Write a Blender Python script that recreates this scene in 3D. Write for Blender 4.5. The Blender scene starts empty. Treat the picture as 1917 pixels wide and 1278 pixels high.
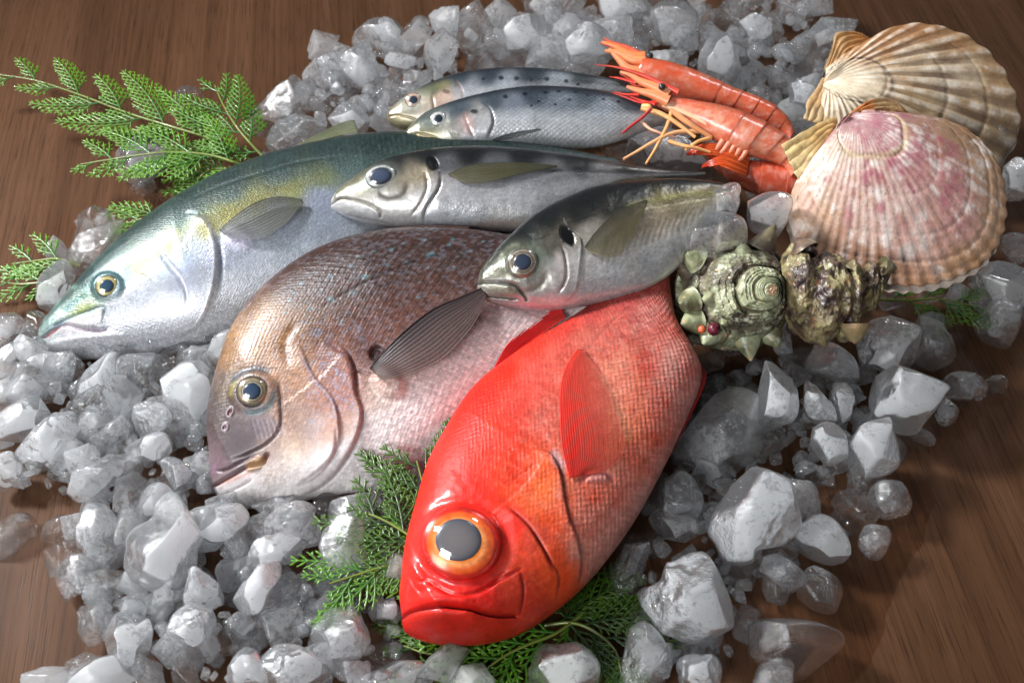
import bpy, math, random
import numpy as np
from mathutils import Vector, Matrix
from mathutils.kdtree import KDTree

random.seed(7)
sc = bpy.context.scene
C = sc.collection
V3 = np.array
# ------------------------------------------------------------------ camera
PITCH = math.radians(50.0); FPX = 2230.0; W0, H0 = 1917.0, 1278.0; DIST = 0.93
Fv = V3([0, math.cos(PITCH), -math.sin(PITCH)]); Rv = V3([1.0, 0, 0]); Uv = np.cross(Rv, Fv)
CAM = -Fv * DIST
cd = bpy.data.cameras.new("camera"); cam = bpy.data.objects.new("camera", cd); C.objects.link(cam)
cam.location = CAM; cam.rotation_euler = (math.radians(90) - PITCH, 0, 0)
cd.sensor_width = 36; cd.lens = 36 * FPX / W0; cd.clip_start = 0.01; cd.clip_end = 50
cd.dof.use_dof = True; cd.dof.focus_distance = 0.83; cd.dof.aperture_fstop = 11.0
sc.camera = cam
# ------------------------------------------------------------------ world and lamps
w = bpy.data.worlds.new("World"); sc.world = w; w.use_nodes = True
bg = w.node_tree.nodes["Background"]; bg.inputs[0].default_value = (0.90, 0.94, 1.0, 1); bg.inputs[1].default_value = 0.12
def area(name, loc, target, sx, sy, power, col):
    l = bpy.data.lights.new(name, 'AREA'); l.shape = 'RECTANGLE'; l.size = sx; l.size_y = sy
    l.energy = power; l.color = col
    o = bpy.data.objects.new(name, l); C.objects.link(o); o.location = loc
    o.rotation_euler = (Vector(target) - Vector(loc)).to_track_quat('-Z', 'Y').to_euler()
    return o
k = area("key_softbox", (-1.45, 0.48, 1.36), (-0.10, -0.10, 0), 0.34, 0.34, 13.2, (0.97, 0.985, 1.0)); k.data.spread = math.radians(71)
area("left_front_softbox", (-0.72, -1.10, 0.90), (-0.15, -0.05, 0), 0.55, 0.50, 6.0, (0.96, 0.98, 1.0)).data.spread = math.radians(110)
area("back_right_softbox", (0.62, 0.82, 0.98), (-0.05, -0.1, 0.05), 0.26, 0.16, 2.6, (0.95, 0.97, 1.0))
sc.view_settings.view_transform = 'Standard'; sc.view_settings.look = 'None'
sc.view_settings.exposure = 0.12; sc.view_settings.gamma = 1
cy = sc.cycles
cy.use_denoising = True; cy.denoiser = 'OPENIMAGEDENOISE'; cy.denoising_input_passes = 'RGB_ALBEDO_NORMAL'
cy.use_adaptive_sampling = True; cy.adaptive_threshold = 0.03
cy.max_bounces = 8; cy.transmission_bounces = 8; cy.transparent_max_bounces = 24; cy.diffuse_bounces = 4; cy.glossy_bounces = 3
cy.sample_clamp_indirect = 4.0; cy.blur_glossy = 1.0
cy.caustics_refractive = True; cy.caustics_reflective = False

# ------------------------------------------------------------------ helpers
def rays(px, py):
    px = np.asarray(px, float); py = np.asarray(py, float)
    d = Fv + np.multiply.outer((px - W0/2) / FPX, Rv) - np.multiply.outer((py - H0/2) / FPX, Uv)
    return d
def on_plane(px, py, O, n):
    d = rays(px, py); t = np.dot(np.asarray(O) - CAM, n) / (d @ n)
    return CAM + d * t[..., None]
def gpt(px, py, z=0.0):
    return on_plane(np.array([px]), np.array([py]), V3([0, 0, z]), V3([0, 0, 1.0]))[0]
def proj(P):
    r = P - CAM; d = r @ Fv
    return W0/2 + FPX * (r @ Rv) / d, H0/2 - FPX * (r @ Uv) / d, d
def lin(c):
    c = np.asarray(c, float) / 255.0
    return np.where(c <= 0.04045, c / 12.92, ((c + 0.055) / 1.055) ** 2.4)
def norm(v): v = np.asarray(v, float); return v / np.linalg.norm(v)
def sstep(a, b, x):
    t = np.clip((x - a) / (b - a), 0, 1); return t * t * (3 - 2 * t)
def _h(ix, iy, iz, s):
    n = (ix * 374761393 + iy * 668265263 + iz * 2147483647 + s * 1274126177) & 0xffffffff
    n = ((n ^ (n >> 13)) * 1274126177) & 0xffffffff
    n = ((n ^ (n >> 16)) * 2246822519) & 0xffffffff
    return ((n ^ (n >> 15)) & 0xffffff) / float(0xffffff)
def vnoise(P, f, s=0):
    Q = P * f + 1000.0 + s * 17.3; I = np.floor(Q).astype(np.int64); T = Q - I; T = T * T * (3 - 2 * T)
    if P.shape[1] == 2: I = np.c_[I, np.zeros(len(I), np.int64)]; T = np.c_[T, np.zeros(len(T))]
    x, y, z = I.T; a, b, c = T.T; r = 0
    for dx in (0, 1):
        for dy in (0, 1):
            for dz in (0, 1):
                if dz and P.shape[1] == 2: continue
                r = r + _h(x+dx, y+dy, z+dz, s) * (a if dx else 1-a) * (b if dy else 1-b) * (c if dz else 1-c)
    return r * 2 - 1
def fbm(P, f, o=4, s=0, g=0.5):
    r = 0; a = 1; t = 0
    for i in range(o):
        r = r + a * vnoise(P, f * 2**i, s + i); t += a; a *= g
    return r / t
def catmull(pts, n):
    p = np.asarray(pts, float); p = np.vstack([2*p[0]-p[1], p, 2*p[-1]-p[-2]])
    out = []
    for i in range(1, len(p)-2):
        t = np.linspace(0, 1, 24, endpoint=False)[:, None]
        a, b, c, d = p[i-1], p[i], p[i+1], p[i+2]
        out.append(0.5*((2*b) + (c-a)*t + (2*a-5*b+4*c-d)*t*t + (3*b-a-3*c+d)*t**3))
    out.append(p[-2][None]); q = np.vstack(out)
    L = np.r_[0, np.cumsum(np.linalg.norm(np.diff(q, axis=0), axis=1))]
    s = np.linspace(0, L[-1], n) if np.isscalar(n) else np.asarray(n) * L[-1]
    return np.stack([np.interp(s, L, q[:, k]) for k in range(q.shape[1])], 1)
def grid_faces(nu, nv, wrap_v=False):
    i = np.arange(nu-1)[:, None]; j = np.arange(nv if wrap_v else nv-1)[None]
    j2 = (j+1) % nv
    return np.stack([i*nv+j, i*nv+j2, (i+1)*nv+j2, (i+1)*nv+j], -1).reshape(-1, 4)
def mk_mesh(name, V, F, attrs=None, smooth=True):
    me = bpy.data.meshes.new(name); V = np.asarray(V, np.float32)
    if isinstance(F, list): me.from_pydata(V.tolist(), [], F)
    else:
        F = np.asarray(F); k = F.shape[1]
        me.vertices.add(len(V)); me.vertices.foreach_set("co", V.ravel())
        me.loops.add(F.size); me.loops.foreach_set("vertex_index", F.astype(np.int32).ravel())
        me.polygons.add(len(F)); me.polygons.foreach_set("loop_start", np.arange(0, F.size, k, dtype=np.int32))
        me.update(calc_edges=True); me.validate()
    if smooth: me.polygons.foreach_set("use_smooth", np.ones(len(me.polygons), bool))
    for nm, a in (attrs or {}).items():
        a = np.asarray(a, np.float32)
        if a.ndim == 1:
            at = me.attributes.new(nm, 'FLOAT', 'POINT'); at.data.foreach_set("value", a)
        elif nm == 'Col':
            at = me.attributes.new(nm, 'FLOAT_COLOR', 'POINT')
            at.data.foreach_set("color", np.c_[a, np.ones(len(a), np.float32)].ravel())
        else:
            if a.shape[1] == 2: a = np.c_[a, np.zeros(len(a), np.float32)]
            at = me.attributes.new(nm, 'FLOAT_VECTOR', 'POINT'); at.data.foreach_set("vector", a.ravel())
    return me
def ob(name, me, mat, parent=None):
    o = bpy.data.objects.new(name, me); C.objects.link(o)
    if mat and not me.materials: me.materials.append(mat)
    if parent is not None:
        o.parent = parent
        if parent.type == 'EMPTY' or parent.matrix_basis != Matrix.Identity(4):
            o.matrix_parent_inverse = parent_world(parent).inverted()
    return o
def parent_world(o):
    m = o.matrix_basis.copy(); 
    if o.parent is not None: m = parent_world(o.parent) @ o.matrix_parent_inverse @ m
    return m
def tag(o, label, cat, group=None):
    o['label'] = label; o['category'] = cat
    if group: o['group'] = group
    return o
def thing(name, label, cat, loc, group=None):
    o = bpy.data.objects.new(name, None); C.objects.link(o); o.location = loc; o.empty_display_size = 0.02
    return tag(o, label, cat, group)
def join(parts):
    Vs, Fs, As = [], [], {}; k = 0
    for V, F, A in parts:
        Vs.append(V); Fs.append(np.asarray(F) + k); k += len(V)
        for n, a in A.items(): As.setdefault(n, []).append(a)
    return np.vstack(Vs), np.vstack(Fs), {n: np.concatenate(a) for n, a in As.items()}
def tube(pts, rad, n=8, flat=1.0):
    p = np.asarray(pts, float); m = len(p); rad = np.broadcast_to(rad, (m,))
    t = np.gradient(p, axis=0); t /= np.linalg.norm(t, axis=1)[:, None] + 1e-12
    up = V3([0.05, 0.1, 1.0]); a = np.cross(t, up); a /= np.linalg.norm(a, axis=1)[:, None] + 1e-9; b = np.cross(a, t)
    th = np.linspace(0, 2*np.pi, n, endpoint=False)
    V = p[:, None] + rad[:, None, None] * (np.cos(th)[None, :, None]*a[:, None] + flat*np.sin(th)[None, :, None]*b[:, None])
    return V.reshape(-1, 3), grid_faces(m, n, True)

# node helpers
def new_mat(name):
    m = bpy.data.materials.new(name); m.use_nodes = True; nt = m.node_tree; nt.nodes.clear()
    out = nt.nodes.new('ShaderNodeOutputMaterial'); return m, nt, out
def N(nt, t, **kw):
    n = nt.nodes.new(t)
    for k, v in kw.items():
        if k.startswith('i_'):
            key = k[2:]; key = int(key) if key.isdigit() else key.replace('_', ' ')
            s = n.inputs[key]
            if hasattr(v, 'is_linked') or isinstance(v, bpy.types.NodeSocket): nt.links.new(v, s)
            else: s.default_value = v
        else: setattr(n, k, v)
    return n
def ramp(nt, fac, stops):
    r = nt.nodes.new('ShaderNodeValToRGB'); nt.links.new(fac, r.inputs[0]); e = r.color_ramp.elements
    while len(e) < len(stops): e.new(0.5)
    for k, (p, c) in enumerate(stops):
        e[k].position = p; e[k].color = (c, c, c, 1) if np.isscalar(c) else (*c, 1)
    return r.outputs[0]
def mixc(nt, fac, a, b, mode='MIX'):
    m = nt.nodes.new('ShaderNodeMix'); m.data_type = 'RGBA'; m.blend_type = mode
    for s, v in ((m.inputs[0], fac), (m.inputs[6], a), (m.inputs[7], b)):
        if isinstance(v, bpy.types.NodeSocket): nt.links.new(v, s)
        else: s.default_value = v if np.isscalar(v) else (*v, 1)
    return m.outputs[2]
def math_(nt, op, a, b=0.0, c=0.0, clamp=False):
    m = nt.nodes.new('ShaderNodeMath'); m.operation = op; m.use_clamp = clamp
    for s, v in zip(m.inputs, (a, b, c)):
        if isinstance(v, bpy.types.NodeSocket): nt.links.new(v, s)
        else: s.default_value = v
    return m.outputs[0]
def mapping(nt, vec, scale, rot=(0, 0, 0), loc=(0, 0, 0)):
    m = nt.nodes.new('ShaderNodeMapping'); nt.links.new(vec, m.inputs[0])
    m.inputs['Scale'].default_value = scale; m.inputs['Rotation'].default_value = rot; m.inputs['Location'].default_value = loc
    return m.outputs[0]
def noise(nt, vec, scale, detail=4, rough=0.55, dist=0.0):
    n = nt.nodes.new('ShaderNodeTexNoise'); nt.links.new(vec, n.inputs['Vector'])
    n.inputs['Scale'].default_value = scale; n.inputs['Detail'].default_value = detail
    n.inputs['Roughness'].default_value = rough; n.inputs['Distortion'].default_value = dist
    return n.outputs[0]

# ------------------------------------------------------------------ materials
def wood_material():
    m, nt, out = new_mat("walnut_table"); tc = N(nt, 'ShaderNodeTexCoord').outputs['Object']
    base = mapping(nt, tc, (1, 1, 1), rot=(0, 0, math.radians(-6.7)))
    warp = noise(nt, mapping(nt, base, (3, 0.7, 1)), 1.0, 3)
    sx = mapping(nt, base, (1, 0.03, 1))
    # bands of darker and lighter grain
    band = noise(nt, mapping(nt, base, (34, 0.5, 1)), 1.0, 4, 0.6, 0.15)
    fine = noise(nt, mapping(nt, base, (300, 2.0, 1)), 1.0, 4, 0.6, 0.3)
    pore = noise(nt, mapping(nt, base, (800, 20, 1)), 1.0, 3, 0.6, 0.2)
    c1 = ramp(nt, band, [(0.30, (0.048, 0.021, 0.0098)), (0.5, (0.072, 0.033, 0.016)), (0.72, (0.098, 0.047, 0.025))])
    f1 = ramp(nt, fine, [(0.36, 0.78), (0.52, 1.0), (0.75, 1.08)])
    c2 = mixc(nt, 1.0, c1, f1, 'MULTIPLY')
    p1 = ramp(nt, pore, [(0.36, 0.25), (0.45, 1.0)])
    c3 = mixc(nt, 0.55, c2, p1, 'MULTIPLY')
    big = ramp(nt, noise(nt, base, 2.5, 2), [(0.3, 0.85), (0.7, 1.12)])
    c4 = mixc(nt, 1.0, c3, big, 'MULTIPLY')
    bmp = N(nt, 'ShaderNodeBump', i_Strength=0.25, i_Distance=0.0003)
    nt.links.new(math_(nt, 'ADD', p1, math_(nt, 'MULTIPLY', f1, 0.4)), bmp.inputs['Height'])
    rr = ramp(nt, noise(nt, base, 7, 4), [(0.35, 0.42), (0.65, 0.58)])
    p = N(nt, 'ShaderNodeBsdfPrincipled', i_Base_Color=c4, i_Roughness=rr, i_Normal=bmp.outputs[0])
    p.inputs['Specular IOR Level'].default_value = 0.08
    nt.links.new(p.outputs[0], out.inputs[0]); return m
M_WOOD = wood_material()

def ice_material(name, milk, tint=(0.985, 0.993, 1.0), frost=0.5):
    """milk: 0 clear .. 1 white; veil (milky cloud) and crust (rough frost) are kept per vertex on each chunk"""
    m, nt, out = new_mat(name)
    tc = N(nt, 'ShaderNodeTexCoord').outputs['Object']
    veil = N(nt, 'ShaderNodeAttribute', attribute_name='veil').outputs['Fac']
    crust = N(nt, 'ShaderNodeAttribute', attribute_name='crust').outputs['Fac']
    mk = max(0, milk)
    nz = noise(nt, tc, 200, 4, 0.72)
    grain = math_(nt, 'MULTIPLY', math_(nt, 'SUBTRACT', nz, 0.5), 3.0)
    fac = ramp(nt, math_(nt, 'ADD', math_(nt, 'ADD', veil, milk), grain), [(0.38, 0.18*mk), (0.85, 0.03 + 0.46*mk), (1.45, 0.09 + 0.66*mk)])
    amt = math_(nt, 'ADD', 0.22, math_(nt, 'MULTIPLY', crust, 0.3 + frost))
    bmp = N(nt, 'ShaderNodeBump', i_Distance=0.0010); nt.links.new(nz, bmp.inputs['Height']); nt.links.new(amt, bmp.inputs['Strength'])
    rough = math_(nt, 'MULTIPLY', crust, 0.30 * frost)
    glass = N(nt, 'ShaderNodeBsdfGlass', i_Color=(*tint, 1), i_IOR=1.31, i_Roughness=rough, i_Normal=bmp.outputs[0])
    tr = N(nt, 'ShaderNodeBsdfTransparent', i_Color=(0.985, 0.99, 0.995, 1))
    clear0 = N(nt, 'ShaderNodeMixShader', i_0=0.50, i_1=glass.outputs[0], i_2=tr.outputs[0])
    df = N(nt, 'ShaderNodeBsdfDiffuse', i_Color=(0.90, 0.93, 0.965, 1))
    tl = N(nt, 'ShaderNodeBsdfTranslucent', i_Color=(0.95, 0.965, 0.99, 1))
    ss = N(nt, 'ShaderNodeSubsurfaceScattering', i_Color=(0.90, 0.93, 0.965, 1), i_Scale=0.030); ss.inputs['Radius'].default_value = (1, 1, 1)
    thru = N(nt, 'ShaderNodeMixShader', i_0=0.60, i_1=ss.outputs[0], i_2=tl.outputs[0])
    soft = N(nt, "ShaderNodeMixShader", i_0=0.95, i_1=df.outputs[0], i_2=thru.outputs[0])
    clear = N(nt, 'ShaderNodeMixShader', i_0=0.015 + 0.14*mk, i_1=clear0.outputs[0], i_2=soft.outputs[0])
    gl = N(nt, 'ShaderNodeBsdfGlossy', i_Roughness=0.05, i_Normal=bmp.outputs[0]); fr = N(nt, 'ShaderNodeFresnel', i_IOR=1.42, i_Normal=bmp.outputs[0])
    white = N(nt, 'ShaderNodeMixShader', i_0=fr.outputs[0], i_1=soft.outputs[0], i_2=gl.outputs[0])
    mx = N(nt, 'ShaderNodeMixShader', i_0=fac, i_1=clear.outputs[0], i_2=white.outputs[0])
    fz = noise(nt, tc, 620, 2, 0.7)
    b2 = N(nt, 'ShaderNodeBump', i_Distance=0.0012, i_Strength=0.75); nt.links.new(fz, b2.inputs['Height']); nt.links.new(bmp.outputs[0], b2.inputs['Normal'])
    spk = N(nt, 'ShaderNodeBsdfGlossy', i_Roughness=0.07, i_Normal=b2.outputs[0])
    wet = N(nt, 'ShaderNodeMixShader', i_0=math_(nt, 'ADD', 0.015, math_(nt, 'MULTIPLY', crust, 0.045)), i_1=mx.outputs[0], i_2=spk.outputs[0])
    nt.links.new(wet.outputs[0], out.inputs[0]); return m
ICE = [ice_material("ice_clear", -0.15, frost=0.10), ice_material("ice_veiled", 0.22, frost=0.3), ice_material("ice_cloudy", 0.45, frost=0.5), ice_material("ice_white", 0.60, frost=0.6)]
def ice_mat(mk): return ICE[0] if mk < 0.12 else ICE[1] if mk < 0.42 else ICE[2] if mk < 0.72 else ICE[3]

def fish_material(name, scale_size=0.002, bump=0.5, var=0.15, metal=0.25, rough=0.32, coat=0.5, rim=0.1, spec=0.4, warp=0.25, tint_var=None):
    m, nt, out = new_mat(name)
    col = N(nt, 'ShaderNodeAttribute', attribute_name='Col').outputs['Color']
    suv = N(nt, 'ShaderNodeAttribute', attribute_name='suv').outputs['Vector']
    msk = N(nt, 'ShaderNodeAttribute', attribute_name='smask').outputs['Fac']
    tc = N(nt, 'ShaderNodeTexCoord').outputs['Object']
    vec = mapping(nt, suv, (1/scale_size/1.25, 1/scale_size, 1), rot=(0, 0, 0))
    rot = mapping(nt, vec, (1, 1, 1), rot=(0, 0, math.radians(45)))
    vor = N(nt, 'ShaderNodeTexVoronoi'); nt.links.new(rot, vor.inputs['Vector']); vor.inputs['Scale'].default_value = 1.0; vor.inputs['Randomness'].default_value = warp
    d = vor.outputs['Distance']
    cellr = N(nt, 'ShaderNodeSeparateColor'); nt.links.new(vor.outputs['Color'], cellr.inputs[0])
    fine = noise(nt, tc, 1100, 3, 0.65)
    med = noise(nt, tc, 240, 3, 0.6)
    h = math_(nt, 'MULTIPLY', math_(nt, 'SUBTRACT', 0.7, d), msk)
    h2 = math_(nt, 'ADD', h, math_(nt, 'ADD', math_(nt, 'MULTIPLY', fine, 0.55), math_(nt, 'MULTIPLY', med, 0.9)))
    bmp = N(nt, 'ShaderNodeBump', i_Strength=bump, i_Distance=max(0.00050, scale_size * 0.28)); nt.links.new(h2, bmp.inputs['Height'])
    # per scale tone
    tone = math_(nt, 'ADD', 1.0 - var * 0.5, math_(nt, 'MULTIPLY', cellr.outputs[0], var))
    rimd = math_(nt, 'SUBTRACT', 1.0, math_(nt, 'MULTIPLY', ramp(nt, d, [(0.35, 0.0), (0.62, 1.0)]), rim))
    tone2 = math_(nt, 'MULTIPLY', tone, rimd)
    toneM = math_(nt, 'ADD', math_(nt, 'MULTIPLY', math_(nt, 'SUBTRACT', tone2, 1.0), msk), 1.0)
    gr = math_(nt, 'ADD', 0.52, math_(nt, 'ADD', math_(nt, 'MULTIPLY', fine, 0.56), math_(nt, 'MULTIPLY', med, 0.40)))
    cm = N(nt, 'ShaderNodeVectorMath', operation='SCALE'); nt.links.new(col, cm.inputs[0]); nt.links.new(math_(nt, 'MULTIPLY', toneM, gr), cm.inputs['Scale'])
    colo = cm.outputs[0]
    if tint_var:
        colo = mixc(nt, math_(nt, 'MULTIPLY', ramp(nt, cellr.outputs[1], [(0.55, 0.0), (0.9, 1.0)]), math_(nt, 'MULTIPLY', msk, tint_var[1])), colo, tint_var[0])
    p = N(nt, 'ShaderNodeBsdfPrincipled', i_Normal=bmp.outputs[0], i_Metallic=metal)
    nt.links.new(colo, p.inputs['Base Color'])
    rr = math_(nt, 'ADD', rough - 0.08, math_(nt, 'MULTIPLY', noise(nt, tc, 60, 3), 0.16)); nt.links.new(rr, p.inputs['Roughness'])
    gls = N(nt, 'ShaderNodeAttribute', attribute_name='gloss').outputs['Fac']
    nt.links.new(math_(nt, 'MULTIPLY', gls, coat), p.inputs['Coat Weight']); p.inputs['Coat Roughness'].default_value = 0.14
    p.inputs['Specular IOR Level'].default_value = spec
    p.inputs['Subsurface Weight'].default_value = 0.0
    nt.links.new(p.outputs[0], out.inputs[0]); return m

def fin_material(name, rough=0.5):
    m, nt, out = new_mat(name)
    col = N(nt, 'ShaderNodeAttribute', attribute_name='Col').outputs['Color']
    al = N(nt, 'ShaderNodeAttribute', attribute_name='alpha').outputs['Fac']
    p = N(nt, 'ShaderNodeBsdfPrincipled', i_Roughness=rough); nt.links.new(col, p.inputs['Base Color']); nt.links.new(al, p.inputs['Alpha'])
    p.inputs['Coat Weight'].default_value = 0.08; p.inputs['Coat Roughness'].default_value = 0.3; p.inputs['Specular IOR Level'].default_value = 0.25
    nt.links.new(p.outputs[0], out.inputs[0]); return m
M_FIN = fin_material("fin_membrane")
def attr_material(name, rough=0.4, coat=0.0, bump=0.0, bscale=300, spec=0.5, metal=0.0, sss=0.0, coatr=0.1, trans=0.0):
    m, nt, out = new_mat(name)
    col = N(nt, 'ShaderNodeAttribute', attribute_name='Col').outputs['Color']
    tc = N(nt, 'ShaderNodeTexCoord').outputs['Object']
    p = N(nt, 'ShaderNodeBsdfPrincipled', i_Roughness=rough, i_Metallic=metal)
    nz = noise(nt, tc, bscale, 4, 0.6)
    c2 = mixc(nt, 0.35, col, ramp(nt, nz, [(0.3, 0.55), (0.7, 1.35)]), 'MULTIPLY'); nt.links.new(c2 if bump else col, p.inputs['Base Color'])
    if bump:
        b = N(nt, 'ShaderNodeBump', i_Strength=bump, i_Distance=0.0006); nt.links.new(nz, b.inputs['Height']); nt.links.new(b.outputs[0], p.inputs['Normal'])
    p.inputs['Coat Weight'].default_value = coat; p.inputs['Coat Roughness'].default_value = coatr; p.inputs['Specular IOR Level'].default_value = spec
    p.inputs['Subsurface Weight'].default_value = sss; p.inputs['Subsurface Radius'].default_value = (1, 0.4, 0.2); p.inputs['Subsurface Scale'].default_value = 0.004
    nt.links.new(p.outputs[0], out.inputs[0]); return m
M_EYE = attr_material("eye_iris", rough=0.25, coat=0.3, metal=0.15)
M_PUPIL = attr_material("eye_pupil", rough=0.35, coat=0.4)
def cornea_material():
    m, nt, out = new_mat("cornea")
    t = N(nt, 'ShaderNodeBsdfTransparent'); g = N(nt, 'ShaderNodeBsdfGlossy', i_Roughness=0.04)
    f = N(nt, 'ShaderNodeFresnel', i_IOR=1.75); fm = math_(nt, 'MINIMUM', f.outputs[0], 0.14); mx = N(nt, 'ShaderNodeMixShader', i_0=fm, i_1=t.outputs[0], i_2=g.outputs[0])
    nt.links.new(mx.outputs[0], out.inputs[0]); return m
M_CORNEA = cornea_material()

# ------------------------------------------------------------------ table
V = V3([[-3, -2, 0], [3, -2, 0], [3, 4, 0], [-3, 4, 0]]); table = ob("table_top", mk_mesh("table_top", V, V3([[0, 1, 2, 3]]), smooth=False), M_WOOD); table['kind'] = 'structure'
# ------------------------------------------------------------------ painted and modelled fields over a fish body
class Field:
    def __init__(s, X, Y):
        s.X, s.Y = X, Y; s.col = np.zeros((len(X), 3)); s.h = np.zeros(len(X)); s.m = np.ones(len(X)); s.g = np.full(len(X), 0.35)
    def pts(s, L, sig=22.0):
        num = 0; den = 0
        for x, y, c in L:
            wt = 1.0 / (((s.X-x)**2 + (s.Y-y)**2) + sig*sig)**2.2 * 1e9
            num = num + wt[:, None] * lin(c)[None]; den = den + wt
        s.col = num / den[:, None]
    def _d(s, poly, sm=True):
        q = catmull(poly, max(8, len(poly)*10)) if (sm and len(poly) > 2) else np.asarray(poly, float)
        best = np.full(len(s.X), 1e9); sg = np.ones(len(s.X)); tt = np.zeros(len(s.X)); n = len(q)-1
        for i in range(n):
            ax, ay = q[i]; bx, by = q[i+1]; dx, dy = bx-ax, by-ay; L2 = dx*dx+dy*dy+1e-9
            t = np.clip(((s.X-ax)*dx+(s.Y-ay)*dy)/L2, 0, 1)
            ex = s.X-(ax+t*dx); ey = s.Y-(ay+t*dy); d = np.hypot(ex, ey)
            k = d < best; best = np.where(k, d, best); sg = np.where(k, np.sign(dx*ey-dy*ex), sg); tt = np.where(k, (i+t)/n, tt)
        return best, sg, tt
    def mixin(s, a, c): s.col = s.col*(1-a[:, None]) + a[:, None]*lin(c)[None]
    def line(s, poly, wd, c=None, a=0.8, depth=0.0, taper=True, mask=None):
        d, _, t = s._d(poly); e = np.exp(-(d/wd)**2) * (np.clip(np.minimum(t, 1-t)*6, 0, 1) if taper else 1)
        if mask is not None: e = e*mask
        if c is not None: s.mixin(e*a, c)
        s.h -= depth*np.exp(-(d/(wd*1.3))**2)*(np.clip(np.minimum(t, 1-t)*5, 0, 1) if taper else 1)
    def step(s, poly, side, ht, wd=2.5, L=30.0):
        d, sg, t = s._d(poly); sd = d*sg*side
        fade = np.clip(np.minimum(t, 1-t)*8, 0, 1)
        s.h += 0.95*ht*fade*sstep(-wd, wd, sd)*np.exp(-np.maximum(sd, 0)/L)
    def blob(s, x, y, rx, ry, ang=0.0, c=None, a=1.0, soft=1.0, ht=0.0, flat=None, nz=0.0, sd=0):
        ca, sa = math.cos(math.radians(ang)), math.sin(math.radians(ang))
        u = ((s.X-x)*ca + (s.Y-y)*sa)/rx; v = (-(s.X-x)*sa + (s.Y-y)*ca)/ry
        r = np.sqrt(u*u+v*v)
        if nz: r = r + nz*fbm(np.c_[s.X, s.Y], 1/ max(4, min(rx, ry)*0.6), 3, sd)
        e = 1 - sstep(1-0.5*soft, 1+0.5*soft, r)
        if c is not None: s.mixin(e*a, c)
        s.h += ht*e
        if flat is not None: s.m *= 1-e*flat
        return e
    def scales(s, pitch, amp, nz=0.6, sd=0, mask=1.0, c=None):
        # staggered rows of single scales, uneven in tone
        a = s.suv[:, 0]/pitch; b = s.suv[:, 1]/(pitch*0.9); w = 0.12*fbm(np.c_[a, b]*0.5, 1.0, 2, sd)
        p = np.cos(2*np.pi*(a+w))*np.cos(2*np.pi*(b+w)); q = np.clip(p*1.6, -1, 1)
        ia = np.floor(a*2+0.5); ib = np.floor(b*2+0.5); r = _h(ia.astype(np.int64), ib.astype(np.int64), 0*ia.astype(np.int64), sd)
        e = np.clip(q, 0, 1)*(1-nz+nz*r)*mask
        if c is None: s.col *= (1-amp*e)[:, None]
        else: s.mixin(e*amp, c)
        s.h += 0.00012*q*mask
    def mottle(s, amp, f, sd=0, stretch=(1, 1), o=4):
        n = fbm(np.c_[s.X*stretch[0], s.Y*stretch[1]], f, o, sd); s.col *= (1+amp*n)[:, None]
        return n

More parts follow.
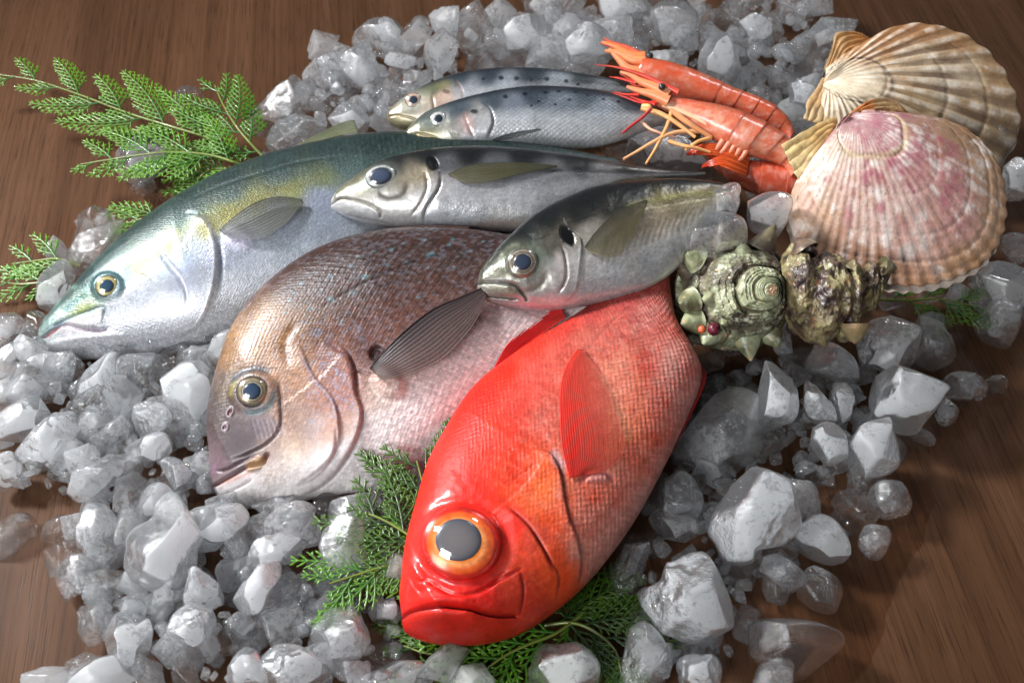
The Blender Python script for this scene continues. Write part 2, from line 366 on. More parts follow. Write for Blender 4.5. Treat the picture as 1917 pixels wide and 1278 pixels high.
class Body: pass
def half_(a, b): return np.linalg.norm(a-b, axis=1)/2
def make_body(name, D, V, zc, elev, az, T, Tu, color, mat, root, nu=300, nf=150, snout_round=0.5, nb=14, flat_pow=2.3, part='body', noise_amp=0.0):
    """loft a flat-sided body between a back line D and a belly line V traced in the photograph; n: direction its flank faces"""
    D = catmull(D, nu); V = catmull(V, nu)
    n = norm([math.cos(math.radians(elev))*math.sin(math.radians(az)), -math.cos(math.radians(elev))*math.cos(math.radians(az)), math.sin(math.radians(elev))])
    cx, cy_ = (D.mean(0)+V.mean(0))/2
    O = gpt(cx, cy_, zc)
    Dp = on_plane(D[:, 0], D[:, 1], O, n); Vp = on_plane(V[:, 0], V[:, 1], O, n)
    u = np.linspace(0, 1, nu); tu = np.interp(u, *zip(*Tu))
    th = np.concatenate([np.linspace(0, np.pi, nf), np.linspace(np.pi, 2*np.pi, nb+2)[1:-1]])
    x = (1-np.cos(th))/2
    x[nf:] = (1-np.cos(th[nf:]))/2
    prof = (1-np.abs(2*x-1)**flat_pow)**0.5; prof = np.where(np.arange(len(th)) < nf, prof, -prof)
    half = np.linalg.norm(Dp-Vp, axis=1)/2
    thick = np.minimum(T*tu, half*1.05)
    P = Dp[:, None]*(1-x)[None, :, None] + Vp[:, None]*x[None, :, None] + (thick[:, None]*prof[None])[..., None]*n
    P = P.reshape(-1, 3)
    X, Y, _ = proj(P)
    f = Field(X, Y)
    f.u = np.repeat(u, len(th)); f.v = np.tile(x, nu); f.front = np.tile(np.arange(len(th)) < nf, nu)
    cen0 = (Dp+Vp)/2; s0 = np.r_[0, np.cumsum(np.linalg.norm(np.diff(cen0, axis=0), axis=1))]
    f.suv = np.stack([np.repeat(s0, len(th)), (np.tile(x, nu)-0.5)*np.repeat(np.maximum(half_(Dp, Vp)*2, 0.55*half_(Dp, Vp).max()*2), len(th))], 1)
    color(f); f.col *= (1+0.16*fbm(np.c_[f.X, f.Y], 1/4.5, 3, 61))[:, None]; f.col = np.clip(f.col, 0, 1)**1.16
    edge = np.clip(np.abs(np.tile(prof, nu))*2.2, 0, 1)*f.front
    P = P + (f.h*edge)[:, None]*n
    if noise_amp: P = P + (noise_amp*fbm(P, 60, 3, 3))[:, None]*n
    # body surface coordinates in metres for the scales
    cen = (Dp+Vp)/2; s = np.r_[0, np.cumsum(np.linalg.norm(np.diff(cen, axis=0), axis=1))]
    suv = np.stack([np.repeat(s, len(th)), (np.tile(x, nu)-0.5)*np.repeat(np.maximum(half*2, 0.3*half.max()), len(th))*1.15], 1)
    me = mk_mesh(part, P, grid_faces(nu, len(th), True)[:, ::-1], {'Col': np.clip(f.col, 0, 1), 'suv': suv, 'smask': np.clip(f.m, 0, 1), 'gloss': np.clip(f.g, 0, 1.5)})
    o = ob(part, me, mat, root)
    b = Body(); b.n = n; b.O = O; b.obj = o; b.root = root; b.u = u; b.half = half
    fr = np.where(f.front)[0][::3]; Xp, Yp, dp = proj(P[fr]); kd = KDTree(len(fr))
    for i in range(len(fr)): kd.insert((Xp[i], Yp[i], 0), i)
    kd.balance(); b.kd = kd; b.dp = dp; b.P = P[fr]; b.D = Dp; b.V = Vp; b.n_ = n
    return b
def drape(b, px, py, off=0.0, k=5):
    """points on the flank of body b under the given picture points, lifted by off"""
    px = np.atleast_1d(np.asarray(px, float)); py = np.atleast_1d(np.asarray(py, float)); out = []
    R = rays(px, py); off = np.broadcast_to(off, px.shape)
    for i in range(len(px)):
        q = b.kd.find_n((px[i], py[i], 0), k); wt = [1/(e[2]+0.5) for e in q]
        d = sum(b.dp[e[1]]*a for e, a in zip(q, wt))/sum(wt)
        out.append(CAM + R[i]*d + b.n*off[i])
    return np.array(out)
def plane_lift(b, px, py, off=0.0):
    return on_plane(np.asarray(px, float), np.asarray(py, float), b.O, b.n) + np.broadcast_to(off, np.shape(px))[..., None]*b.n

def eye(b, x, y, rx, ry, ang, rings, pup, bulge=0.35, cornea=1.12, lift=0.0005, pupil_col=(25, 32, 42), pupx=0, pupy=0, tilt=0.35, haze=None):
    """rings: list of (r, colour) from pupil edge (0) to rim (1); pup: pupil radius / rx"""
    c = drape(b, [x], [y], lift)[0]; view = norm(CAM - c); n = norm(b.n*(1-tilt) + view*tilt)
    d = (c-CAM) @ Fv; R = rx/FPX*d; h = R*bulge
    nr, na = 40, 72
    r = np.linspace(0, 1, nr); a = np.linspace(0, 2*np.pi, na, endpoint=False)
    rr, aa = np.meshgrid(r, a, indexing='ij')
    ca, sa = math.cos(math.radians(ang)), math.sin(math.radians(ang))
    def pos(rf, hf):
        X = x + (rf*np.cos(aa)*rx*ca - rf*np.sin(aa)*ry*sa); Y = y + (rf*np.cos(aa)*rx*sa + rf*np.sin(aa)*ry*ca)
        Q = on_plane(X.ravel(), Y.ravel(), c, n); return Q + hf.ravel()[:, None]*n
    hf = h*(1-rr**2)**0.5 - 0.0 ; hf = np.where(rr > 0.995, -R*0.25, hf*0.75)
    P = pos(rr, hf)
    t = rr.ravel(); col = np.zeros((len(t), 3)); rs = [q[0] for q in rings]; cs = np.array([lin(q[1]) for q in rings])
    for k in range(3): col[:, k] = np.interp(t, rs, cs[:, k])
    nz = fbm(np.c_[aa.ravel()*3, rr.ravel()*4], 2.0, 3, 5); col *= (1+0.45*nz)[:, None]
    e = ob('eye', mk_mesh('eye', P, grid_faces(nr, na, True)[:, ::-1], {'Col': col}), M_EYE, b.root)
    pr = rr[:16]; aa0 = aa; aa = aa[:16]
    pr = np.linspace(0, 1, 16)[:, None]*np.ones((1, na))*pup
    hp = h*0.75*(1-pr**2)**0.5 + R*0.035*(1-(pr/pup)**10) + R*0.004
    ca_x, ca_y = x, y; x, y = x+pupx, y+pupy
    X = x + (pr*np.cos(aa)*rx*ca - pr*np.sin(aa)*ry*sa); Y = y + (pr*np.cos(aa)*rx*sa + pr*np.sin(aa)*ry*ca)
    Q = on_plane(X.ravel(), Y.ravel(), c, n) + hp.ravel()[:, None]*n
    pc = lin(pupil_col)[None]*np.ones((len(Q), 1)); 
    if haze is not None:
        g = np.clip(pr.ravel()/pup, 0, 1)**3; pc = pc*(1-g[:, None]) + g[:, None]*lin(haze)[None]
    ob('pupil', mk_mesh('pupil', Q, grid_faces(16, na, True)[:, ::-1], {'Col': pc}), M_PUPIL, e)
    aa = aa0; x, y = ca_x, ca_y
    hc = h*cornea*(1-(rr*0.985)**2)**0.5 + R*0.02
    Pc = pos(rr*0.97, np.where(rr > 0.99, -R*0.1, hc))
    ob('cornea', mk_mesh('cornea', Pc, grid_faces(nr, na, True)[:, ::-1]), M_CORNEA, e)
    return e

def fin(b, name, A, B, cols, alphas, nray=18, on=True, off0=0.001, off1=0.003, ray_amp=0.0004, dark=0.55, ns=90, rough_edge=0.04, seed=1, thick=0.0006, mat=None, mem=0.28, belly=0.0):
    """loft between two edge lines A and B, both from the root to the tip; cols/alphas run root -> tip on the A side then the B side"""
    A = catmull(A, ns); B = catmull(B, ns); nt_ = nray*6+1; t = np.linspace(0, 1, nt_)
    s = np.linspace(0, 1, ns)
    ray = np.abs(((t*nray) % 1.0) - 0.5)*2     # 1 at a ray, 0 between
    ray = ray**3
    rg = np.random.default_rng(seed); nick = 1 - rough_edge*(0.5+0.5*np.sin(t*nray*2*np.pi+1.0))*rg.uniform(0.3, 1, nt_)
    S = s[:, None]*nick[None]
    Ai = np.stack([np.interp(S, s, A[:, k]) for k in (0, 1)], -1); Bi = np.stack([np.interp(S, s, B[:, k]) for k in (0, 1)], -1)
    XY = Ai*(1-t)[None, :, None] + Bi*t[None, :, None]
    X, Y = XY[..., 0].ravel(), XY[..., 1].ravel()
    off = (off0 + (off1-off0)*np.repeat(s, nt_)) + belly*np.sin(np.repeat(s, nt_)*np.pi) + ray_amp*np.tile(ray, ns)
    P = drape(b, X, Y, off, 10) if on else plane_lift(b, X, Y, off)
    if on:  # smooth the draped heights along the rays
        G = P.reshape(ns, nt_, 3)
        for _ in range(6):
            G[1:-1] = (G[:-2]+2*G[1:-1]+G[2:])/4; G[:, 1:-1] = (G[:, :-2]+G[:, 1:-1]*4+G[:, 2:])/6
        P = G.reshape(-1, 3)
    S2, T2 = np.repeat(s, nt_), np.tile(t, ns)
    cA = np.stack([np.interp(S2, np.linspace(0, 1, len(cols[0])), [lin(q)[k] for q in cols[0]]) for k in range(3)], 1)
    cB = np.stack([np.interp(S2, np.linspace(0, 1, len(cols[1])), [lin(q)[k] for q in cols[1]]) for k in range(3)], 1)
    col = cA*(1-T2[:, None]) + cB*T2[:, None]
    col = col*(1-dark*(1-np.tile(ray, ns))*0.6)[:, None]*(1+0.22*fbm(np.c_[S2*3, T2*nray*1.3], 2, 2, seed))[:, None]
    al = (np.interp(S2, np.linspace(0, 1, len(alphas[0])), alphas[0])*(1-T2) + np.interp(S2, np.linspace(0, 1, len(alphas[1])), alphas[1])*T2)
    al = al*(1-mem+mem*np.tile(ray, ns)); al = np.clip(al, 0, 1)
    me = mk_mesh(name, P, grid_faces(ns, nt_), {'Col': np.clip(col, 0, 1), 'alpha': al})
    o = ob(name, me, mat or M_FIN, b.root)
    md = o.modifiers.new('thickness', 'SOLIDIFY'); md.thickness = thick; md.offset = 0
    return o

def body_root(name, label, cat, cx, cy_, group=None):
    p = gpt(cx, cy_, 0.0); return thing(name, label, cat, p, group)

# ================================================================== red sea bream-eyed alfonsino
def alfonsino():
    root = body_root('alfonsino', "bright red fish with a huge grey pupil and orange iris, head towards the viewer", 'fish', 1030, 900, 'whole fish on the ice')
    D = [(756, 1152), (748, 1120), (752, 1075), (760, 1015), (778, 945), (800, 870), (830, 812), (868, 750), (900, 714), (930, 690), (970, 660), (1009, 634), (1053, 607), (1104, 572), (1145, 540), (1185, 505), (1215, 478)]
    Vv = [(756, 1152), (757, 1180), (790, 1196), (850, 1203), (920, 1199), (985, 1178), (1050, 1135), (1105, 1085), (1150, 1030), (1188, 975), (1222, 915), (1255, 850), (1285, 785), (1308, 730), (1312, 690), (1290, 645), (1268, 605), (1258, 565), (1254, 525), (1258, 490)]
    def color(f):
        f.pts([(770, 1100, (222, 46, 30)), (775, 1000, (224, 48, 32)), (800, 900, (226, 52, 30)), (830, 850, (226, 54, 30)), (880, 930, (226, 52, 30)), (870, 790, (228, 50, 24)), (900, 740, (228, 50, 24)), (940, 690, (226, 58, 30)), (990, 640, (220, 66, 42)), (1050, 600, (204, 78, 66)), (1110, 575, (188, 86, 80)), (1170, 560, (182, 92, 88)), (1240, 530, (176, 70, 62)),
               (930, 800, (226, 74, 52)), (960, 760, (222, 86, 72)), (1000, 700, (214, 100, 88)), (1040, 680, (208, 106, 92)), (1020, 780, (206, 110, 96)), (1100, 640, (202, 118, 104)), (1150, 600, (198, 112, 100)), (1210, 590, (186, 110, 102)), (1240, 620, (190, 84, 70)), (1255, 680, (196, 140, 130)), (1220, 680, (192, 72, 54)), (1170, 700, (216, 138, 112)), (1190, 760, (212, 112, 80)), (1160, 790, (228, 152, 104)), (1140, 840, (224, 150, 108)), (1240, 750, (196, 92, 74)), (1290, 700, (176, 96, 90)), (1280, 760, (198, 140, 130)), (1230, 820, (204, 104, 78)), (1245, 850, (204, 150, 138)), (1100, 760, (214, 126, 100)), (1110, 830, (214, 110, 76)), (1190, 860, (206, 110, 86)),
               (1110, 920, (204, 92, 58)), (1150, 930, (204, 116, 94)), (1185, 950, (200, 140, 128)), (1100, 970, (200, 116, 96)), (1130, 1010, (198, 140, 128)), (1090, 1040, (200, 142, 128)), (1100, 1075, (190, 132, 118)),
               (980, 880, (218, 62, 26)), (1010, 880, (214, 86, 30)), (1030, 920, (222, 112, 40)), (1040, 960, (212, 90, 48)), (1000, 940, (216, 96, 40)), (960, 980, (212, 50, 28)), (1000, 1010, (196, 78, 54)), (1040, 1050, (206, 84, 36)), (1060, 1090, (206, 84, 34)), (960, 1100, (196, 74, 50)), (990, 1140, (188, 64, 40)), (900, 1110, (208, 44, 32)), (850, 1100, (220, 44, 30)), (920, 1160, (184, 56, 34)), (830, 1180, (190, 44, 30)), (780, 1175, (206, 44, 32))], 16)
        f.mottle(0.16, 1/14, 1, (1, 1), 5)
        fl = sstep(0.32, 0.45, f.u); st = fbm(np.c_[f.X*0.42+f.Y*0.25, f.Y*0.9-f.X*0.5], 1/6, 3, 71); f.mixin(np.clip(st*1.8, 0, 1)*0.30*fl*sstep(0.2, 0.5, f.v), (226, 176, 160)); f.mixin(np.clip(-st*1.8, 0, 1)*0.30*fl, (176, 62, 44))
        rd = np.clip(fbm(np.c_[f.X, f.Y], 1/60, 3, 55)*2, 0, 1)*fl*sstep(0.35, 0.6, f.v); f.mixin(rd*0.35, (200, 80, 58)); f.mixin(0.30*fl*sstep(0.40, 0.7, f.v)*np.clip(0.6+1.2*fbm(np.c_[f.X, f.Y], 1/45, 3, 91), 0, 1), (222, 176, 166))
        n = fbm(np.c_[f.X*0.5+f.Y*0.35, f.Y*0.25-f.X*0.35], 1/7, 3, 9)
        body = sstep(0.30, 0.42, f.u)
        f.col = f.col*(1 + 0.12*n*body)[:, None]
        # fine gold and silver flecks on the cheeks
        e = np.clip(fbm(np.c_[f.X, f.Y], 1/5.0, 3, 12)*1.6-0.25, 0, 1)*sstep(940, 1000, f.X)*(1-sstep(0.4, 0.5, f.u)); f.mixin(e*0.45, (228, 130, 90))
        # smooth skin without scales on head top, round the eye and jaws
        f.m *= sstep(0.30, 0.42, f.u)*0.9+0.1
        # silver patch at the shoulder
        f.blob(1045, 862, 22, 11, 62, (206, 178, 180), 0.75, 0.9, nz=0.5, sd=4)
        f.blob(1052, 905, 9, 30, 10, (200, 150, 150), 0.5, 1.0, nz=0.5, sd=5)
        f.blob(1020, 905, 32, 45, -15, (224, 104, 28), 0.45, 1.2, nz=0.4, sd=6)
        f.blob(1065, 1085, 26, 40, 30, (214, 84, 28), 0.5, 1.1, nz=0.5, sd=7)
        # gill cover edge, preopercle, cheek creases
        f.step([(990, 838), (1030, 850), (1050, 890), (1062, 950), (1080, 1010), (1088, 1060), (1078, 1110)], 1, 0.0030, 2.6, 60)
        f.line([(1036, 858), (1052, 890), (1060, 945), (1076, 1003)], 2.2, (150, 60, 66), 0.8, 0.0012)
        f.line([(946, 945), (990, 985), (1024, 1040), (1040, 1078)], 2.6, (168, 42, 34), 0.85, 0.0022)
        f.step([(946, 945), (990, 985), (1024, 1040), (1045, 1085), (1035, 1130)], 1, 0.0022, 2.5, 45)
        f.line([(985, 850), (930, 842), (900, 850)], 5, (206, 60, 30), 0.3, 0.0005)
        f.line([(955, 902), (985, 880), (1008, 862)], 1.6, (188, 56, 30), 0.6, 0.0006)
        f.line([(972, 1070), (980, 1100), (976, 1140), (965, 1165)], 2.2, (160, 36, 26), 0.8, 0.0014)
        f.step([(905, 1078), (935, 1074), (968, 1068), (980, 1100), (976, 1145)], 1, 0.0012, 2.5, 30)
        for k in range(9):
            f.line([(885+k*5, 1108-k*3), (925+k*5, 1092-k*3), (962+k*3, 1078-k*2)], 1.5, (186, 38, 30), 0.35, 0.0004)
        f.scales(0.0048, 0.15, 0.7, 3, fl, (150, 52, 40)); f.scales(0.0048, 0.16, 0.9, 14, fl*sstep(0.3, 0.6, f.v), (240, 196, 180))
        f.col = np.clip(f.col, 0, 1)**1.12*0.94
        f.g = 0.08+0.9*np.exp(-(((f.X-800)/70)**2+((f.Y-1120)/75)**2)**2)+0.5*np.exp(-((np.hypot(f.X-862, f.Y-1016)-86)/10)**2)
        # eye socket rings
        f.blob(866, 1018, 96, 84, 10, None, 0, 0.25, -0.0016)
        f.blob(862, 1016, 78, 72, 10, (216, 36, 30), 0.6, 0.3, 0.0030)
        f.line([(790, 1078), (850, 1112), (912, 1100), (948, 1062)], 3.5, (180, 26, 22), 0.6, 0.0018)
        # mouth: slit and lips
        f.line([(752, 1155), (772, 1143), (820, 1134), (870, 1138), (925, 1150), (965, 1150)], 3.2, (120, 12, 14), 0.95, 0.0042, taper=False)
        f.line([(756, 1160), (790, 1152), (850, 1150), (900, 1156)], 9, (226, 70, 52), 0.35, -0.0022)
        f.line([(758, 1128), (800, 1122), (850, 1120), (890, 1126)], 8, (226, 44, 34), 0.4, -0.0016)
        for k in range(7):
            f.line([(830+k*7, 1170+k*2.6), (880, 1168+k*4.0), (960, 1166+k*3)], 1.2, (160, 40, 26), 0.35, 0.0004)
        # snout wrinkles
        for k in range(6):
            f.line([(764+k*4, 1072+k*3), (776+k*5, 1096-k*2), (792+k*5, 1112-k*3)], 2.4, None, 0, 0.0009)
        f.h += 0.0006*fbm(np.c_[f.X, f.Y], 1/26, 3, 21)*(1-body)
        # lateral line
        for poly in [[(1060, 790), (1070, 720), (1105, 650), (1160, 590), (1210, 555)]]:
            f.line(poly, 1.6, (170, 90, 80), 0.35, 0.0004)
        f.line([(1085, 905), (1100, 888), (1130, 884), (1155, 900)], 4, (168, 70, 74), 0.6, 0.002)
        f.blob(1120, 893, 24, 9, -8, (206, 150, 150), 0.5, 0.8, 0.0014)
    m = fish_material("alfonsino_skin", 0.0024, bump=0.40, var=0.22, metal=0.0, rough=0.46, coat=0.6, rim=0.16, spec=0.32, warp=0.35)
    b = make_body('alfonsino', D, Vv, 0.056, 80, 4, 0.037, [(0, .30), (.04, .6), (.1, .84), (.2, 1.0), (.45, 1.05), (.7, .75), (.85, .45), (1, .25)], color, m, root, nu=420, nf=230, flat_pow=2.6)
    eye(b, 862, 1018, 77, 71, 12, [(0.0, (250, 130, 40)), (0.52, (240, 130, 50)), (0.58, (250, 160, 96)), (0.70, (246, 104, 32)), (0.79, (240, 90, 30)), (0.84, (214, 40, 24)), (1, (206, 26, 26))], 0.56, bulge=0.42, cornea=1.45, pupil_col=(104, 98, 98), pupx=-3, pupy=-4, tilt=0.55, haze=(62, 68, 80), lift=0.0002)
    red = (214, 40, 30)
    fin(b, 'pectoral_fin', [(1066, 896), (1052, 840), (1048, 780), (1050, 725), (1062, 685), (1082, 655)], [(1126, 886), (1160, 862), (1168, 828), (1150, 770), (1120, 700), (1090, 655)],
        [[(206, 30, 26), (216, 40, 30), (214, 50, 34)], [(204, 84, 70), (208, 92, 76), (206, 76, 58)]], [[1, 0.97, 0.95], [0.42, 0.3, 0.3]], mem=0.4, nray=26, off0=0.0015, off1=0.0018, belly=0.0018, ray_amp=0.0004)
    fin(b, 'dorsal_fin', [(926, 690), (952, 650), (1006, 604), (1048, 586)], [(934, 692), (972, 664), (1012, 636), (1058, 608)],
        [[(196, 24, 26), (206, 26, 30), (220, 40, 46)], [(186, 28, 26), (190, 30, 28), (200, 60, 50)]], [[1, .95, .9], [1, 1, .9]], nray=9, on=False, off0=0.002, off1=0.010, ray_amp=0.0009, rough_edge=0.0)
    fin(b, 'anal_fin', [(1190, 968), (1225, 905), (1262, 835), (1300, 760), (1322, 705), (1312, 680)], [(1186, 960), (1215, 902), (1250, 835), (1282, 765), (1300, 715), (1300, 690)],
        [[(176, 30, 30), (186, 30, 30), (150, 24, 26)], [(196, 60, 54), (196, 60, 50), (176, 66, 60)]], [[1, 1, 1], [1, 1, 1]], nray=6, on=False, off0=-0.004, off1=-0.002, ray_amp=0.0006, rough_edge=0.0)
    return b

# ================================================================== sea bream
def bream():
    root = body_root('sea_bream', "brown sea bream with pale blue specks, between the silver fish and the red one", 'fish', 720, 720, 'whole fish on the ice')
    D = [(402, 905), (394, 880), (398, 845), (392, 800), (396, 745), (412, 680), (436, 615), (475, 558), (520, 515), (575, 478), (640, 450), (720, 432), (800, 428), (880, 432), (950, 442), (1030, 460), (1110, 490), (1180, 512), (1230, 520)]
    Vv = [(402, 905), (412, 932), (445, 950), (500, 950), (560, 938), (630, 926), (700, 916), (770, 894), (830, 850), (890, 792), (950, 735), (1010, 682), (1070, 632), (1130, 592), (1190, 562), (1240, 548)]
    def color(f):
        f.pts([(405, 870, (150, 122, 128)), (400, 780, (104, 84, 78)), (420, 720, (108, 92, 80)), (420, 660, (120, 88, 62)), (460, 610, (150, 112, 76)), (500, 590, (176, 134, 92)), (530, 620, (168, 124, 90)), (470, 560, (112, 76, 56)), (540, 530, (112, 70, 52)), (600, 490, (104, 64, 50)), (700, 450, (96, 62, 50)), (800, 450, (98, 64, 52)), (900, 450, (100, 68, 58)), (980, 470, (104, 70, 62)),
               (620, 560, (120, 72, 54)), (700, 520, (112, 68, 54)), (800, 510, (116, 76, 62)), (900, 510, (112, 80, 70)), (620, 620, (140, 88, 70)), (700, 590, (124, 76, 62)), (780, 560, (120, 80, 68)), (860, 560, (118, 86, 78)), (690, 650, (112, 72, 64)),
               (620, 680, (160, 108, 88)), (640, 730, (172, 122, 108)), (600, 750, (176, 128, 104)), (570, 700, (186, 142, 112)), (540, 680, (176, 136, 108)), (560, 780, (180, 150, 134)), (590, 800, (186, 166, 160)), (620, 810, (190, 150, 130)),
               (460, 830, (108, 92, 96)), (440, 860, (128, 112, 116)), (490, 790, (138, 122, 124)), (520, 760, (160, 130, 112)), (500, 850, (160, 136, 124)), (550, 840, (190, 164, 144)), (510, 890, (186, 168, 158)), (470, 905, (216, 208, 206)), (440, 930, (224, 218, 216)), (530, 920, (214, 208, 206)), (600, 880, (188, 182, 182)), (640, 850, (176, 170, 172)), (640, 900, (206, 198, 196)),
               (720, 740, (200, 174, 160)), (720, 800, (214, 204, 202)), (700, 880, (210, 202, 200)), (780, 800, (214, 198, 198)), (800, 740, (200, 176, 174)), (840, 780, (206, 170, 170)), (860, 700, (180, 152, 150)), (900, 700, (182, 150, 150)), (900, 640, (168, 140, 138)), (960, 640, (172, 132, 130)), (960, 590, (148, 124, 122)), (1020, 600, (150, 110, 108)), (750, 690, (186, 140, 124)), (830, 640, (146, 110, 100))], 18)
        f.mottle(0.10, 1/18, 2)
        # dark scale-sized mottling along rows on the back
        back = sstep(0.62, 0.30, f.v)*sstep(0.30, 0.42, f.u)
        n = fbm(np.c_[f.X*0.55+f.Y*0.35, (f.Y-f.X*0.35)*0.9], 1/8, 3, 4)
        f.col *= (1+0.45*n*back)[:, None]
        red = np.clip(fbm(np.c_[f.X, f.Y], 1/9, 3, 31)*1.8-0.2, 0, 1)*sstep(0.75, 0.35, f.v)*sstep(0.28, 0.42, f.u); f.mixin(red*0.4, (128, 66, 44))
        # golden nape
        e = f.blob(545, 605, 85, 26, -22, (176, 128, 82), 0.5, 1.0, nz=0.7, sd=11)
        f.blob(450, 640, 40, 75, 30, (178, 136, 88), 0.45, 1.1, nz=0.6, sd=12)
        gold = np.clip(fbm(np.c_[f.X, f.Y], 1/4.5, 2, 14)*2-0.4, 0, 1)*np.exp(-(((f.X-510)/110)**2+((f.Y-630)/70)**2)); f.mixin(gold*0.6, (220, 178, 120))
        # blue specks
        for x, y, r in [(618, 518, 6), (682, 518, 8), (660, 548, 6), (618, 560, 7), (565, 530, 5), (550, 548, 4), (580, 578, 5), (540, 562, 4), (657, 498, 5), (724, 496, 5), (733, 467, 5), (756, 455, 4), (795, 449, 4), (806, 477, 9), (848, 448, 4), (840, 458, 5), (784, 556, 4), (800, 500, 3), (700, 470, 4), (670, 480, 4), (590, 510, 4), (535, 585, 4), (640, 600, 4), (905, 452, 4), (760, 490, 3), (880, 470, 4), (850, 500, 3), (600, 545, 3)]:
            f.blob(x, y, r, r*0.55, -8, (150, 196, 206), 0.8, 0.7)
        # rows of dark scale streaks behind the gill
        rg = np.random.default_rng(3)
        for k in range(110):
            x = rg.uniform(680, 960); y = rg.uniform(480, 660)
            if y > 700-(x-680)*0.25: continue
            f.blob(x, y, rg.uniform(5, 9), rg.uniform(2.5, 4), rg.uniform(20, 50), (78, 40, 34), 0.5, 1.0)
        for k in range(60):
            x = rg.uniform(560, 680); y = rg.uniform(600, 790)
            f.blob(x, y, rg.uniform(4, 7), rg.uniform(2, 3.5), rg.uniform(20, 60), (156, 176, 206), 0.35, 1.0)
        # head creases
        f.m *= 1-0.8*np.exp(-(((f.X-450)/70)**2+((f.Y-850)/90)**2)**2); f.blob(600, 850, 60, 90, 30, None, 0, 1.2, 0, flat=0.8)
        # preopercle + opercle
        f.step([(560, 640), (585, 700), (622, 745), (636, 790), (632, 840), (600, 888), (545, 918)], 1, 0.0030, 2.6, 45)
        f.line([(560, 650), (583, 702), (620, 748), (632, 792)], 3, (196, 186, 200), 0.6, 0.0006)
        f.line([(633, 795), (628, 850), (598, 885), (550, 915)], 2.4, (134, 118, 118), 0.7, 0.0015)
        f.step([(600, 638), (645, 655), (664, 690), (666, 735), (678, 775), (662, 835), (620, 895), (560, 930), (480, 948)], 1, 0.0040, 3.0, 55)
        f.line([(606, 640), (630, 652), (655, 668), (664, 700), (668, 740)], 4, (118, 50, 40), 0.7, 0.0022)
        f.line([(672, 745), (680, 790), (658, 845), (615, 900), (560, 932)], 3, (150, 132, 134), 0.7, 0.0015)
        f.line([(688, 790), (676, 840), (640, 885)], 7, (232, 226, 226), 0.4)
        f.blob(706, 662, 14, 15, 20, (66, 30, 28), 0.9, 0.6, -0.003)
        f.line([(662, 690), (690, 700), (730, 705)], 3, (110, 60, 52), 0.6, 0.002)
        f.blob(728, 718, 30, 22, 30, (200, 160, 142), 0.7, 0.8, 0.0035)
        # eye surroundings
        f.line([(430, 722), (448, 700), (480, 690), (512, 698)], 7, (38, 72, 92), 0.75, 0.0006)
        f.line([(452, 770), (480, 772), (508, 755), (516, 725)], 5, (96, 150, 160), 0.55)
        f.line([(432, 745), (436, 725), (446, 712)], 3.5, (190, 190, 90), 0.5)
        f.blob(473, 733, 42, 38, -10, None, 0, 0.4, 0.0022)
        # bony cheek plate below the eye
        f.line([(522, 700), (526, 760), (524, 800), (500, 830), (458, 852), (420, 862)], 2.6, (96, 74, 76), 0.8, 0.0018)
        for k in range(7):
            f.line([(470+k*9, 778+k*1), (476+k*9, 800), (484+k*8, 828-k*2)], 1.6, (190, 184, 196), 0.4, 0.0003)
        f.blob(455, 815, 42, 30, -20, (92, 76, 84), 0.35, 1.2, nz=0.6, sd=8)
        # nostrils
        f.blob(430, 772, 7, 11, 25, (196, 178, 184), 0.8, 0.4, 0.001); f.blob(431, 771, 3.5, 7, 25, (132, 70, 62), 0.9, 0.5, -0.0015)
        f.blob(421, 800, 7, 9, 25, (200, 180, 190), 0.8, 0.4, 0.0008); f.blob(421, 800, 3.5, 4.5, 25, (120, 80, 90), 0.9, 0.5, -0.001)
        # mouth
        f.line([(402, 908), (430, 892), (462, 874), (490, 868), (500, 852)], 3.0, (110, 62, 62), 0.9, 0.0030, taper=False)
        f.line([(398, 880), (420, 880), (455, 862), (486, 846)], 2.6, (104, 74, 84), 0.8, 0.002)
        f.line([(408, 906), (440, 895), (480, 878)], 4, (206, 150, 132), 0.6)
        f.blob(478, 868, 20, 11, -25, (184, 146, 100), 0.8, 0.5, 0.0014)
        f.line([(412, 925), (440, 915), (475, 896)], 2, (180, 160, 160), 0.6, 0.0012)
        f.line([(402, 865), (402, 890)], 4, (176, 140, 166), 0.5)
        # lateral line
        f.line([(588, 588), (640, 552), (720, 512), (800, 482), (880, 462)], 2.0, (70, 44, 36), 0.6, 0.0006)
        f.line([(540, 690), (534, 640), (560, 600)], 6, None, 0, 0.001)
        f.col *= (1-0.55*sstep(0.62, 0.25, f.v)*sstep(0.22, 0.42, f.u)-0.06)[:, None]; f.mixin(0.5*sstep(0.58, 0.8, f.v)*sstep(0.36, 0.46, f.u), (232, 226, 224)); f.mixin(0.5*sstep(0.72, 0.9, f.v), (230, 226, 224)); pass
        bm = sstep(0.36, 0.46, f.u)
        f.scales(0.0062, 0.62, 0.7, 3, bm*sstep(0.70, 0.35, f.v), (48, 26, 22)); f.scales(0.0062, 0.22, 0.6, 5, bm*sstep(0.45, 0.7, f.v), (150, 96, 90)); f.scales(0.0044, 0.35, 0.7, 9, np.exp(-(((f.X-520)/120)**2+((f.Y-640)/75)**2)), (70, 44, 30)); f.scales(0.0050, 0.35, 0.7, 11, np.exp(-(((f.X-615)/45)**2+((f.Y-740)/80)**2)**2), (150, 168, 206))
        hd = sstep(0.24, 0.14, f.u)*sstep(0.85, 0.5, f.v); f.col *= (1-0.34*hd)[:, None]; f.col *= (1-0.16*sstep(0.85, 0.6, f.v))[:, None]
    m = fish_material("bream_skin", 0.0022, bump=0.42, var=0.42, metal=0.0, rough=0.42, coat=0.35, rim=0.16, spec=0.45, warp=0.45, tint_var=((0.42, 0.44, 0.55), 0.08))
